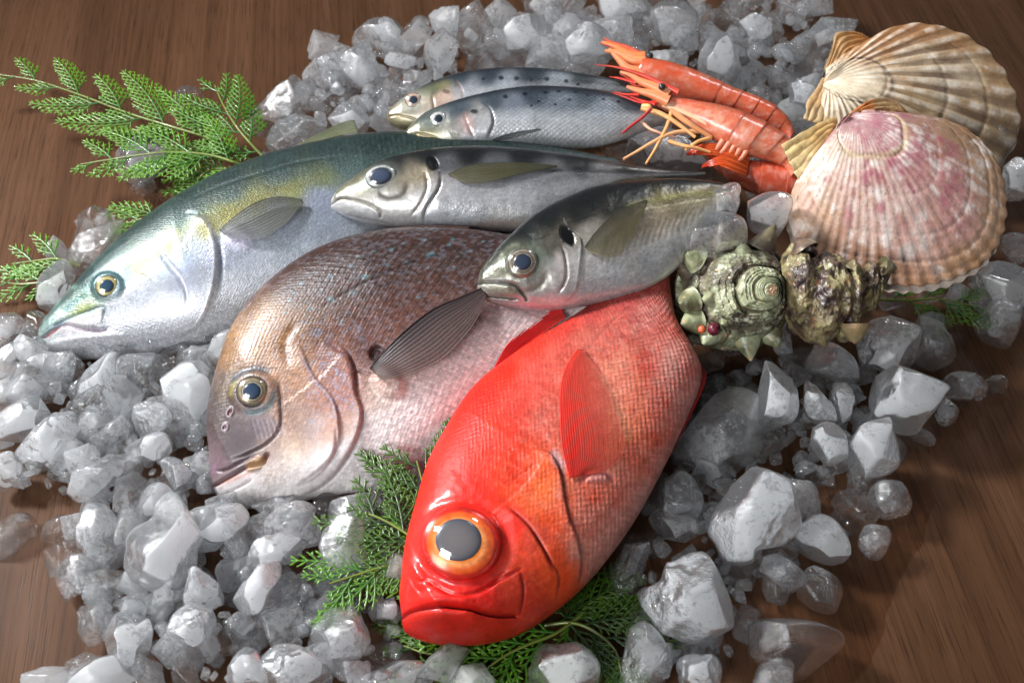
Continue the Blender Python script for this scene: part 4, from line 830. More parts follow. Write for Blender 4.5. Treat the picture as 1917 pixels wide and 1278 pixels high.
def leg_tube(name, pts, zs, rad, col, root, plane, tip=0.35):
    p = catmull(pts, 20); zz = np.interp(np.linspace(0, 1, 20), np.linspace(0, 1, len(zs)), zs)
    P = on_plane(p[:, 0], p[:, 1], plane[0], plane[1]) + zz[:, None]*plane[1]
    V, F = tube(P, rad*np.linspace(1, tip, 20), 7)
    c = lin(col)[None]*(1+0.15*fbm(V, 300, 2, 3))[:, None]
    return ob(name, mk_mesh(name, V, F, {'Col': np.clip(c, 0, 1)}), M_LEG, root)
def prawns():
    n = norm([0, -0.42, 0.9])
    OR, PK, LT = (214, 112, 78), (206, 120, 96), (226, 176, 152)
    # rear prawn
    O = gpt(1320, 160, 0.090); root = body_root('prawn', "further prawn, its pale orange snout pointing at the ice above the sardines", 'prawn', 1320, 200, 'prawns beside the scallop shells')
    D = [(1140, 84), (1165, 98), (1190, 106), (1225, 112), (1280, 127), (1330, 147), (1375, 167), (1415, 182), (1450, 199), (1478, 226), (1492, 262)]
    Vv = [(1144, 96), (1168, 124), (1190, 148), (1225, 172), (1280, 192), (1325, 202), (1372, 212), (1405, 224), (1440, 238), (1465, 252), (1480, 280)]
    cs = [(150, 96, 56), (196, 84, 50), (206, 110, 80), (206, 100, 72)]
    seg_loft('carapace', D, Vv, 0.17, 0.56, O, n, 0.014, cs, root, 1.02, 60, seed=2)
    ed = [0.55, 0.64, 0.73, 0.81, 0.88, 0.95]
    for k in range(5): seg_loft('abdomen_segment', D, Vv, ed[k], ed[k+1]+0.015, O, n, 0.0125-0.0006*k, cs, root, 1.03, seed=5+k)
    for A, c in [([(1205, 112), (1180, 108), (1152, 92), (1126, 84)], (226, 126, 72)), ([(1206, 120), (1180, 116), (1158, 104), (1132, 100)], (228, 140, 90)), ([(1200, 140), (1176, 134), (1160, 118), (1140, 96)], (220, 132, 88))]:
        leg_tube('antenna_scale', A, [0.004, 0.004, 0.004], 0.0052, c, root, (O, n), 0.3)
    leg_tube('rostrum', [(1210, 116), (1175, 96), (1150, 88), (1128, 78)], [0.006, 0.006, 0.006], 0.0026, (214, 84, 50), root, (O, n), 0.2)
    for q in [[(1142, 92), (1130, 88), (1122, 86)], [(1150, 90), (1138, 82), (1130, 76)]]: leg_tube('rostrum_spine', q, [0.004, 0.004], 0.0012, (170, 30, 34), root, (O, n))
    c0 = on_plane(np.array([1214.]), np.array([114.]), O, n)[0] + n*0.008
    V, F = ball(c0, 0.0032, 16, 12); ob('eye', mk_mesh('eye', V, F, {'Col': np.ones((len(V), 3))*0.02}), M_PUPIL, root)
    for q in [[(1200, 150), (1180, 150), (1160, 140)], [(1215, 160), (1190, 162), (1170, 150), (1150, 146)]]: leg_tube('feeler', q, [0.0, 0.002], 0.0012, (200, 70, 50), root, (O, n))
    # front prawn
    O = gpt(1330, 235, 0.098); root = body_root('prawn', "nearer prawn with spread legs and curled tail, touching the pink scallop shell", 'prawn', 1340, 270, 'prawns beside the scallop shells')
    D = [(1178, 150), (1200, 158), (1228, 168), (1260, 180), (1300, 190), (1345, 199), (1395, 215), (1435, 234), (1470, 256), (1498, 280), (1510, 310)]
    Vv = [(1180, 164), (1200, 178), (1225, 196), (1258, 214), (1300, 238), (1340, 262), (1378, 284), (1415, 292), (1445, 300), (1470, 312), (1482, 330)]
    cs = [(190, 92, 58), (200, 110, 80), (216, 150, 124), (218, 130, 96)]
    seg_loft('carapace', D, Vv, 0.14, 0.60, O, n, 0.016, cs, root, 1.02, 60, seed=12)
    ed = [0.58, 0.70, 0.81, 0.90, 1.0]
    for k in range(4): seg_loft('abdomen_segment', D, Vv, ed[k], min(1, ed[k+1]+0.015), O, n, 0.015, cs, root, 1.035, seed=15+k)
    D2 = [(1520, 300), (1480, 300), (1445, 304), (1412, 302), (1385, 300), (1355, 292), (1332, 286)]
    V2 = [(1520, 378), (1480, 376), (1450, 372), (1420, 364), (1392, 352), (1360, 334), (1338, 312)]
    cs2 = [(206, 84, 58), (212, 96, 64), (200, 84, 62), (206, 110, 84)]
    for a, b_ in [(0.0, 0.27), (0.25, 0.52), (0.50, 0.78), (0.76, 1.0)]: seg_loft('abdomen_segment', D2, V2, a, b_, O+n*(-0.014), n, 0.012, cs2, root, 1.05, seed=int(a*90)+31)
    for A, B in [([(1360, 290), (1330, 282), (1300, 285), (1283, 294)], [(1362, 304), (1335, 304), (1310, 302), (1283, 296)]), ([(1400, 300), (1370, 288), (1340, 282), (1322, 292)], [(1392, 340), (1362, 332), (1335, 318), (1322, 296)]), ([(1380, 318), (1350, 306), (1330, 308), (1312, 316)], [(1376, 326), (1350, 322), (1330, 322), (1312, 320)])]:
        bb = Body(); bb.O = O - n*0.010; bb.n = n; bb.root = root
        fin(bb, 'tail_fan_blade', A, B, [[(214, 96, 50), (214, 84, 36), (196, 56, 34)]]*2, [[1, 1, 1]]*2, nray=5, on=False, off0=0.010, off1=0.006, belly=0.006, ray_amp=0.0004, thick=0.001, mat=M_FINP, rough_edge=0.02)
    for A in [[(1250, 186), (1225, 170), (1200, 160), (1182, 148), (1160, 140)], [(1250, 196), (1222, 184), (1200, 178), (1172, 168)]]:
        leg_tube('antenna_scale', A, [0.006, 0.006, 0.005], 0.0055, (226, 138, 92), root, (O, n), 0.25)
    leg_tube('rostrum', [(1268, 182), (1225, 160), (1190, 146), (1150, 134), (1112, 128)], [0.008, 0.008, 0.008, 0.006], 0.0028, (206, 66, 46), root, (O, n), 0.1)
    for q in [[(1190, 160), (1165, 152), (1140, 146)], [(1195, 182), (1170, 180), (1150, 174)], [(1230, 196), (1200, 196), (1172, 186), (1146, 176)], [(1225, 200), (1195, 190), (1168, 178)]]:
        leg_tube('spine', q, [0.004, 0.002], 0.0016, (206, 52, 40), root, (O, n), 0.2)
    leg_tube('antenna', [(1216, 214), (1200, 228), (1182, 240), (1164, 254)], [0.010, 0.006, 0.004], 0.0014, (170, 34, 34), root, (O, n), 0.6)
    c0 = on_plane(np.array([1236.]), np.array([176.]), O, n)[0] + n*0.012
    V, F = ball(c0, 0.003, 16, 12); ob('eye', mk_mesh('eye', V, F, {'Col': np.ones((len(V), 3))*0.02}), M_PUPIL, root)
    for q, r, c in [([(1258, 206), (1248, 240), (1232, 272), (1222, 290), (1208, 312)], .0019, (226, 160, 100)), ([(1308, 250), (1262, 254), (1222, 272), (1190, 290), (1166, 303)], .0019, (230, 168, 118)), ([(1330, 262), (1304, 272), (1281, 286)], .0018, (228, 166, 100)), ([(1200, 232), (1216, 248), (1235, 256), (1262, 262)], .0014, (226, 170, 140)), ([(1250, 268), (1280, 280), (1305, 284), (1328, 290)], .0019, (226, 160, 100)), ([(1200, 206), (1215, 212), (1240, 222), (1275, 244), (1300, 262)], .0026, (226, 168, 106)), ([(1240, 200), (1290, 222), (1340, 250), (1385, 272)], .0028, (226, 180, 140)), ([(1255, 210), (1290, 240), (1330, 262)], .003, (210, 140, 90)), ([(1202, 204), (1212, 206), (1222, 214)], .0024, (230, 176, 110))]:
        leg_tube('leg', q, [0.004, 0.007, 0.005], r, c, root, (O, n), 0.55)
    for k in range(5):
        x = 1352+k*12; leg_tube('swimmeret', [(x, 268+k*3), (x-12, 282+k*4), (x-24, 290+k*4)], [0.004, 0.002], 0.003, (222, 130, 100), root, (O, n), 0.4)
def ball(c, r, nu=16, nv=12, sq=(1, 1, 1)):
    a = np.linspace(0, 2*np.pi, nu, endpoint=False); t = np.linspace(0.02, np.pi-0.02, nv)
    V = np.stack([np.outer(np.sin(t), np.cos(a)), np.outer(np.sin(t), np.sin(a)), np.outer(np.cos(t), np.ones(nu))], -1).reshape(-1, 3)*r*np.array(sq)+c
    return V, grid_faces(nv, nu, True)
M_FINP = fin_material("prawn_tail", 0.22)
prawns()

# ================================================================== scallop shells
M_SHELL = attr_material("scallop_shell_chalk", rough=0.55, coat=0.06, bump=0.5, bscale=420, coatr=0.3)
def scallop(label, umbo, outline, ears, zc, elev, az, H, nrib, paint, ribamp, rings, lower=((0, 0)), name='scallop_shell'):
    n = norm([math.cos(math.radians(elev))*math.sin(math.radians(az)), -math.cos(math.radians(elev))*math.cos(math.radians(az)), math.sin(math.radians(elev))])
    cx, cy_ = np.mean(outline, 0); O = gpt(cx, cy_, zc); root = thing(name, label, 'seashell', gpt(cx, cy_, 0), 'scallop shells')
    na, nr = 520, 130
    ol = catmull(outline, na); r = np.linspace(0, 1, nr)
    X = umbo[0] + (ol[:, 0]-umbo[0])[None]*r[:, None]; Y = umbo[1] + (ol[:, 1]-umbo[1])[None]*r[:, None]
    ang = np.unwrap(np.arctan2(ol[:, 1]-umbo[1], ol[:, 0]-umbo[0])); a01 = (ang-ang.min())/(ang.max()-ang.min())
    rr, aa = np.meshgrid(r, a01, indexing='ij')
    def surf(sign, Hs, dx=0, dy=0, amp=ribamp, drop=0.0):
        rw = np.sin(aa*nrib*2*np.pi + 0.6*np.sin(aa*9)); ribs = (np.clip(rw*1.5, -1, 1)*0.5)*amp*np.minimum(1, rr*1.6)*np.clip(np.minimum(aa, 1-aa)*12, 0, 1)
        side = np.clip(np.sin(np.pi*np.clip(aa, 0, 1)), 0, 1)**0.45
        h = Hs*(np.sin(np.pi*np.clip(rr, 0, 1)**0.62)**0.85)*(0.25+0.75*side)*np.where(rr < 0.5, 1, 1)
        h = h + ribs
        for rg, dp in rings: h = h - dp*np.exp(-((rr-rg-0.012*np.sin(aa*21))/0.012)**2) + dp*0.8*sstep(rg-0.03, rg, rr)*(rr < rg+0.0)*0
        h = h + 0.0006*fbm(np.c_[X.ravel(), Y.ravel()], 1/30, 4, 4).reshape(X.shape)
        edge = (rr > 0.97); wob = 1+0.006*np.sin(aa*nrib*2*np.pi)*rr**6
        XX = umbo[0]+(X-umbo[0])*wob+dx; YY = umbo[1]+(Y-umbo[1])*wob+dy
        P = on_plane(XX.ravel(), YY.ravel(), O, n) + (sign*h.ravel()-drop)[:, None]*n
        return P, rw
    P, rw = surf(1, H)
    f = Field(X.ravel(), Y.ravel()); f.rr = rr.ravel(); f.aa = aa.ravel(); f.rw = rw.ravel(); paint(f)
    F = grid_faces(nr, na)
    o = ob('upper_valve', mk_mesh('upper_valve', P, F, {'Col': np.clip(f.col, 0, 1)}), M_SHELL, root)
    md = o.modifiers.new('thickness', 'SOLIDIFY'); md.thickness = 0.0022; md.offset = -1
    P2, _ = surf(-1, H*0.35, lower[0], lower[1], ribamp*1.3, 0.004)
    c2 = lin((206, 190, 176))[None]*(1+0.12*fbm(P2, 120, 3, 6))[:, None]
    o2 = ob('lower_valve', mk_mesh('lower_valve', P2, F, {'Col': np.clip(c2, 0, 1)}), M_SHELL, root)
    for k, (quad, ec) in enumerate(ears):
        A = catmull(quad[0], 60); B = catmull(quad[1], 60); t = np.linspace(0, 1, 36)
        XY = A[:, None]*(1-t)[None, :, None]+B[:, None]*t[None, :, None]; x, y = XY[..., 0].ravel(), XY[..., 1].ravel()
        S, T_ = np.repeat(np.linspace(0, 1, 60), 36), np.tile(t, 60)
        h = 0.0015+0.0035*S*(1-S)*4*0.5+0.0008*np.sin(T_*26+fbm(np.c_[S, T_], 4, 2, 3)*2)+0.0006*fbm(np.c_[x, y], 1/10, 3, 9)
        Pe = on_plane(x, y, O, n)+h[:, None]*n
        g = Field(x, y); g.pts(ec, 10); g.mottle(0.35, 1/9, 7, (1, 1), 4); g.col *= (1-0.25*(np.sin(T_*26) > 0.6))[:, None]
        oe = ob('ear', mk_mesh('ear', Pe, grid_faces(60, 36), {'Col': np.clip(g.col, 0, 1)}), M_SHELL, root)
        md = oe.modifiers.new('thickness', 'SOLIDIFY'); md.thickness = 0.002; md.offset = -1
    return root
def paint_rear(f):
    f.pts([(1550, 150, (226, 208, 180)), (1600, 120, (190, 140, 90)), (1640, 90, (176, 122, 66)), (1700, 60, (170, 116, 66)), (1780, 80, (170, 126, 80)), (1860, 130, (176, 140, 100)), (1900, 220, (180, 150, 116)), (1880, 290, (186, 160, 126)), (1600, 160, (222, 206, 180)), (1700, 130, (206, 182, 150)), (1750, 170, (206, 186, 160)), (1800, 200, (196, 166, 130)), (1700, 200, (200, 170, 130)), (1800, 150, (206, 186, 156)), (1600, 200, (216, 196, 164))], 22)
    nz = fbm(np.c_[f.X, f.Y], 1/22, 4, 2); a2 = fbm(np.c_[f.aa*26, f.rr*5], 1.0, 3, 11)
    dark = np.clip((-f.rw)*1.6, 0, 1)*sstep(0.20, 0.3, f.rr)*np.clip(0.75+1.5*a2, 0, 1)*sstep(0.03, 0.2, f.aa)*(1-0.45*sstep(0.7, 0.95, f.rr)); f.mixin(dark*0.75, (92, 62, 44))
    org = np.clip(a2*-2+0.1, 0, 1)*np.clip(f.rw, 0, 1)*sstep(0.25, 0.35, f.rr); f.mixin(org*0.4, (200, 140, 66))
    f.mixin(np.exp(-((f.rr-0.295-0.01*np.sin(f.aa*17))/0.012)**2)*0.8, (60, 42, 36)); f.mixin(np.exp(-((f.rr-0.24)/0.02)**2)*np.clip(a2*2+.5, 0, 1)*0.6, (90, 66, 50))
    wh = np.clip(f.rw*1.2, 0, 1)*np.clip(nz*1.4+0.5, 0, 1); f.mixin(wh*0.7, (238, 230, 216))
    f.col *= (1+0.18*nz)[:, None]
def paint_pink(f):
    f.pts([(1590, 225, (176, 130, 130)), (1640, 235, (170, 118, 122)), (1700, 240, (168, 124, 110)), (1780, 250, (172, 136, 104)), (1850, 320, (186, 150, 120)), (1870, 420, (190, 156, 128)), (1800, 500, (186, 146, 112)), (1700, 525, (180, 136, 110)), (1600, 510, (176, 130, 104)), (1500, 440, (186, 148, 122)), (1490, 370, (190, 158, 134)), (1550, 300, (212, 190, 172)), (1540, 260, (178, 130, 124)), (1650, 400, (214, 182, 170)), (1600, 340, (212, 176, 164)), (1750, 350, (200, 150, 142)), (1680, 300, (180, 120, 126)), (1720, 450, (206, 168, 156)), (1780, 420, (200, 150, 142))], 26)
    n1 = fbm(np.c_[f.X, f.Y], 1/26, 5, 5, 0.6); n2 = fbm(np.c_[f.X, f.Y], 1/15, 4, 15, 0.6); rad = fbm(np.c_[f.aa*60, f.rr*2.5], 1, 3, 8)
    f.mixin(np.clip(n1*2.2+rad*1.4-0.15, 0, 1)*0.75, (236, 224, 216)); f.mixin(np.clip(-n1*2+rad-0.05, 0, 1)*0.75*sstep(0.95, 0.5, f.rr), (166, 84, 104))
    f.mixin(np.clip(n2*2.2-0.35, 0, 1)*0.6*sstep(0.25, 0.5, f.rr), (166, 116, 72)); f.mixin(sstep(0.86, 1.0, f.rr)*0.6*np.clip(0.6+n2*1.5, 0, 1), (166, 122, 84))
    f.mixin(np.exp(-((f.rr-0.30-0.01*np.sin(f.aa*11))/0.02)**2)*0.5, (196, 184, 128))
    f.mixin((f.rr < 0.3)*np.clip(f.rw, 0, 1)*0.4, (214, 176, 176))
    dots = np.clip(fbm(np.c_[f.X, f.Y], 1/5, 2, 33)*3-1.5, 0, 1); f.mixin(dots*0.6, (110, 84, 60))
    f.col *= (1+0.10*n2)[:, None]
def ppoly(*a): return list(a)
scallop("cream scallop shell with brown striped ribs, standing behind the pink one", (1538, 158),
        [(1545, 128), (1580, 100), (1620, 78), (1650, 60), (1690, 46), (1740, 45), (1800, 62), (1850, 96), (1884, 140), (1904, 190), (1908, 240), (1890, 282), (1862, 312), (1820, 330), (1740, 330), (1660, 310), (1590, 280), (1550, 245), (1530, 205)],
        [(([(1545, 130), (1556, 95), (1562, 66), (1590, 62), (1612, 68)], [(1552, 150), (1575, 118), (1598, 100), (1620, 86), (1632, 76)]), [(1560, 80, (190, 150, 100)), (1600, 80, (176, 124, 70))]),
         (([(1540, 150), (1525, 175), (1510, 195), (1505, 225)], [(1560, 170), (1556, 205), (1550, 235), (1535, 238)]), [(1520, 190, (200, 160, 110)), (1530, 220, (206, 176, 130))])],
        0.082, 58, 10, 0.022, 25, paint_rear, 0.0009, [(0.29, 0.0010), (0.6, 0.0005), (0.82, 0.0006)], (4, 6))
scallop("pink and tan scallop shell leaning in front of the striped one, near the prawns", (1588, 222),
        [(1640, 217), (1700, 216), (1770, 224), (1828, 254), (1868, 305), (1884, 365), (1880, 430), (1852, 482), (1800, 516), (1740, 533), (1680, 534), (1610, 520), (1550, 500), (1505, 470), (1480, 425), (1478, 375), (1495, 330), (1520, 295), (1545, 262), (1562, 240)],
        [(([(1566, 226), (1545, 232), (1500, 254), (1462, 276)], [(1545, 262), (1530, 290), (1512, 322), (1496, 346)]), [(1480, 280, (206, 176, 120)), (1540, 250, (196, 160, 100)), (1500, 320, (206, 180, 130))]),
         (([(1590, 220), (1612, 200), (1640, 186), (1668, 190), (1695, 214)], [(1592, 224), (1620, 222), (1650, 220), (1680, 219), (1700, 219)]), [(1615, 208, (206, 130, 70)), (1650, 200, (160, 130, 90))])],
        0.102, 62, 4, 0.024, 34, paint_pink, 0.00030, [(0.30, 0.0010), (0.52, 0.0003), (0.74, 0.0004), (0.88, 0.0006), (0.95, 0.0005)], (-2, 10))

# ================================================================== turban shells
M_TURBAN = attr_material("turban_crust", rough=0.42, coat=0.25, bump=1.0, bscale=260, coatr=0.25)
def crust_paint(P, f, sd, base):
    n1 = fbm(P, 70, 5, sd, 0.6); n2 = fbm(P, 150, 4, sd+7, 0.6); n3 = fbm(P, 300, 3, sd+9)
    c = np.ones((len(P), 3))*lin(base[0])
    for a, q in ((np.clip(n1*3+0.2, 0, 1), base[1]), (np.clip(-n1*3.2-0.25, 0, 1), base[2]), (np.clip(n2*4-0.8, 0, 1), base[3]), (np.clip(-n2*4-1.0, 0, 1), base[4]), (np.clip(n3*4-1.4, 0, 1), base[5])):
        c = c*(1-a[:, None]*0.85)+a[:, None]*0.85*lin(q)
    return c
def turban_front():
    n = norm([0.12, -0.62, 0.78]); O = gpt(1368, 552, 0.075)
    root = thing('turban_shell', "greenish turban shell with blunt spines, its spiral tip facing the viewer", 'seashell', gpt(1368, 552, 0), 'turban shells')
    ap = (1405, 552); outline = [(1405, 452), (1370, 444), (1330, 450), (1295, 474), (1275, 505), (1266, 545), (1268, 590), (1285, 630), (1330, 650), (1375, 656), (1420, 650), (1455, 630), (1476, 595), (1480, 550), (1476, 505), (1455, 470), (1430, 456)]
    na, nr = 420, 200; ol = catmull(outline+[outline[0]], na+1)[:-1]; r = np.linspace(0, 1, nr)
    X = ap[0]+(ol[:, 0]-ap[0])[None]*r[:, None]; Y = ap[1]+(ol[:, 1]-ap[1])[None]*r[:, None]
    ang = np.arctan2(ol[:, 1]-ap[1], ol[:, 0]-ap[0])[None]*np.ones((nr, 1)); rr = r[:, None]*np.ones((1, na))
    ph = (np.log(np.maximum(rr, 0.012))/0.62 - ang/(2*np.pi)) % 1.0
    H = 0.052
    h = H*(1-rr**1.35) - H*0.10*rr**6
    groove = np.exp(-((np.minimum(ph, 1-ph))/0.10)**2); whorl = np.sin(np.pi*ph)
    h = h - 0.0042*groove*np.minimum(1, rr*3) + 0.0022*whorl*np.minimum(1, rr*2)
    rows = np.sin((np.log(np.maximum(rr, 0.02))/0.62 - ang/(2*np.pi))*2*np.pi*5)*0.0006*(rr < 0.62); h = h + rows
    P0 = on_plane(X.ravel(), Y.ravel(), O, n); s = (P0)
    nz = fbm(P0, 75, 5, 3, 0.6).reshape(rr.shape); nz2 = np.abs(fbm(P0, 160, 4, 5)).reshape(rr.shape)
    h = h + (0.0045*nz - 0.0045*nz2 + 0.0012*fbm(P0, 380, 3, 8).reshape(rr.shape))*sstep(0.10, 0.4, rr)
    edge = rr > 0.985
    P = P0 + (h*(1-sstep(0.88, 1.0, rr)*0.55)).ravel()[:, None]*n
    col = crust_paint(P, None, 3, [(100, 96, 74), (160, 164, 132), (66, 52, 50), (208, 210, 182), (34, 26, 30), (206, 186, 150)])
    tip = np.clip(1-rr.ravel()/0.10, 0, 1)**0.5; col = col*(1-tip[:, None])+tip[:, None]*lin((206, 150, 120))
    g = (groove*sstep(0.05, 0.2, rr)*(rr < 0.8)).ravel()*0.6; col = col*(1-g[:, None])+g[:, None]*lin((92, 70, 66))
    ring = (np.clip(rows/0.0006, 0, 1)*(rr < 0.4)).ravel()*0.5; col = col*(1-ring[:, None])+ring[:, None]*lin((176, 186, 140))
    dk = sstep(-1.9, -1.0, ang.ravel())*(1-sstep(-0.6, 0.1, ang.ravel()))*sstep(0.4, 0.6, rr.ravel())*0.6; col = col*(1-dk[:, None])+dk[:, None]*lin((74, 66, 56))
    # back half
    k = 24; rb = np.cos(np.linspace(0, np.pi/2*0.98, k)); hb = -np.sin(np.linspace(0, np.pi/2*0.98, k))*0.05
    cx = np.array([1372, 555.]); base = P.reshape(nr, na, 3)[-1]; c0 = base.mean(0)
    PB = np.concatenate([(c0+(base-c0)*rb[i]+n*hb[i]) for i in range(k)]); cb = np.tile(col.reshape(nr, na, 3)[-1], (k, 1))
    V = np.vstack([P, PB]); F = np.vstack([grid_faces(nr, na, True), grid_faces(k, na, True)+len(P)])
    ob('shell_body', mk_mesh('shell_body', V, F[:, ::-1], {'Col': np.clip(np.vstack([col, cb]), 0, 1)}), M_TURBAN, root)
    rg = np.random.default_rng(2)
    def spine(x0, y0, x1, y1, rad, hk, c, bend=0.3, name='spine'):
        A = on_plane(np.array([x0]), np.array([y0]), O, n)[0]+n*hk; B = on_plane(np.array([x1]), np.array([y1]), O, n)[0]+n*(hk+0.004)
        m = 22; t = np.linspace(0, 1, m)[:, None]; ctr = A*(1-t)+B*t+n*(bend*np.linalg.norm(B-A)*np.sin(t*np.pi/2)**2*0.6)
        rd = rad*(1-np.linspace(0, 1, m)**1.3)+0.0008; V, F = tube(ctr, rd, 20)
        V = V + (0.0012*fbm(V, 170, 3, int(x0)))[:, None]*norm(n+V3([.3, .1, 0])); 
        c_ = crust_paint(V, None, int(x0) % 90, c); ob(name, mk_mesh(name, V, F, {'Col': np.clip(c_, 0, 1)}), M_TURBAN, root)
    G = [(120, 122, 88), (166, 172, 136), (84, 70, 60), (192, 196, 166), (56, 44, 44), (196, 150, 110)]
    B = [(84, 74, 58), (110, 100, 70), (60, 48, 46), (140, 130, 96), (44, 34, 36), (120, 110, 90)]
    for q in [(1352, 466, 1344, 412, .011, .006, B, .1), (1420, 470, 1443, 424, .010, .004, B, .2), (1300, 492, 1276, 476, .009, .006, G, .5), (1290, 510, 1259, 486, .007, .0, B, .2), (1290, 565, 1258, 572, .010, .01, G, .6), (1300, 600, 1262, 610, .010, .008, G, .5), (1330, 618, 1304, 646, .011, .008, G, .5), (1392, 622, 1393, 676, .012, .006, G, .35), (1432, 614, 1444, 652, .011, .006, G, .5), (1460, 575, 1484, 590, .009, .004, G, .4), (1452, 520, 1482, 540, .008, .0, B, .3),
              (1322, 560, 1296, 566, .006, .018, G, .7), (1345, 596, 1330, 612, .006, .02, G, .7), (1378, 480, 1372, 462, .006, .016, G, .6)]: spine(*q)
    c0 = on_plane(np.array([1321.]), np.array([618.]), O, n)[0]+n*0.021; V, F = ball(c0, 0.0045, 24, 18); V = V+(0.0006*np.sin(V*2600).prod(1))[:, None]
    ob('wine_red_growth', mk_mesh('wine_red_growth', V, F, {'Col': np.ones((len(V), 3))*lin((92, 16, 34))}), M_TURBAN, root)
    c0 = on_plane(np.array([1302.]), np.array([618.]), O, n)[0]+n*0.016; V, F = ball(c0, 0.003, 16, 12)
    ob('orange_growth', mk_mesh('orange_growth', V, F, {'Col': np.ones((len(V), 3))*lin((206, 96, 60))}), M_TURBAN, root)
turban_front()
def turban_side():
    root = thing('turban_shell', "dark brown crusted turban shell on its side, tip under the pink scallop shell", 'seashell', gpt(1560, 560, 0), 'turban shells')
    D = [(1672, 508), (1664, 497), (1640, 492), (1612, 500), (1585, 486), (1560, 482), (1535, 470), (1510, 474), (1490, 462), (1470, 468), (1455, 500)]
    Vv = [(1672, 510), (1664, 524), (1652, 548), (1636, 578), (1608, 606), (1592, 640), (1565, 636), (1540, 646), (1505, 636), (1480, 612), (1458, 560)]
    n = norm([0.05, -0.5, 0.86]); O = gpt(1560, 555, 0.086)
    nu, nv = 260, 220; d = catmull(D, nu); v = catmull(Vv, nu); Dp = on_plane(d[:, 0], d[:, 1], O, n); Vp = on_plane(v[:, 0], v[:, 1], O, n)
    cen = (Dp+Vp)/2; hv = (Dp-Vp)/2; half = np.linalg.norm(hv, axis=1); th = np.linspace(0, 2*np.pi, nv, endpoint=False)
    q = np.log(np.linspace(0.04, 1, nu))[:, None]/0.42 - th[None]/(2*np.pi); ph = q % 1
    k = 1 - 0.16*np.exp(-(np.minimum(ph, 1-ph)/0.14)**2) + 0.05*np.sin(th*9)[None]*np.exp(-((ph-0.5)/0.22)**2)
    P = cen[:, None]+(hv[:, None]*np.cos(th)[None, :, None]+(half[:, None]*0.9*np.sin(th)[None])[..., None]*n)*k[..., None]
    P = P.reshape(-1, 3); nz = fbm(P, 60, 5, 13, 0.6); dirs = P-np.repeat(cen, nv, 0); dirs /= np.linalg.norm(dirs, axis=1)[:, None]+1e-9
    P = P + dirs*(0.0065*nz-0.004*np.abs(fbm(P, 140, 4, 17)))[:, None]
    col = crust_paint(P, None, 23, [(92, 76, 58), (150, 138, 96), (56, 42, 46), (166, 160, 110), (40, 28, 32), (150, 96, 60)])
    ob('shell_body', mk_mesh('shell_body', P, grid_faces(nu, nv, True), {'Col': np.clip(col, 0, 1)}), M_TURBAN, root)
    for x0, y0, x1, y1, rad, c in [(1590, 612, 1592, 648, .010, (160, 110, 70)), (1548, 600, 1544, 626, .008, (130, 120, 84)), (1500, 478, 1484, 452, .009, (104, 84, 74)), (1500, 480, 1506, 458, .007, (104, 84, 74)), (1640, 505, 1668, 508, .006, (150, 140, 110)), (1600, 560, 1618, 578, .008, (150, 130, 80)), (1520, 520, 1512, 506, .008, (110, 90, 80)), (1572, 520, 1580, 500, .007, (160, 150, 120))]:
        A = on_plane(np.array([x0]), np.array([y0]), O, n)[0]+n*0.012; B = on_plane(np.array([x1]), np.array([y1]), O, n)[0]+n*0.010
        t = np.linspace(0, 1, 18)[:, None]; V, F = tube(A*(1-t)+B*t, rad*(1-t[:, 0]**1.5)+.001, 18); V = V+(0.003*fbm(V, 130, 4, int(x0)))[:, None]*n
        c_ = crust_paint(V, None, int(x0) % 70, [c, (150, 138, 100), (66, 50, 46), (170, 160, 120), (50, 36, 38), (150, 110, 70)])
        ob('spine', mk_mesh('spine', V, F, {'Col': np.clip(c_, 0, 1)}), M_TURBAN, root)
turban_side()

# ================================================================== cypress sprigs
def leaf_material():
    m, nt, out = new_mat("cypress_leaf"); col = N(nt, 'ShaderNodeAttribute', attribute_name='Col').outputs['Color']
    p = N(nt, 'ShaderNodeBsdfPrincipled', i_Roughness=0.38); nt.links.new(col, p.inputs['Base Color']); p.inputs['Coat Weight'].default_value = 0.2
    t = N(nt, 'ShaderNodeBsdfTranslucent'); nt.links.new(col, t.inputs[0]); mx = N(nt, 'ShaderNodeMixShader', i_0=0.22, i_1=p.outputs[0], i_2=t.outputs[0]); nt.links.new(mx.outputs[0], out.inputs[0]); return m
M_LEAF = leaf_material()
LV = V3([[0, 0, 0], [.35, .5, .12], [.35, -.5, .12], [1, 0, .1], [.4, 0, .42], [.4, 0, -.2]])
LF = V3([[0, 1, 4], [1, 3, 4], [3, 2, 4], [2, 0, 4], [1, 0, 5], [3, 1, 5], [2, 3, 5], [0, 2, 5]])
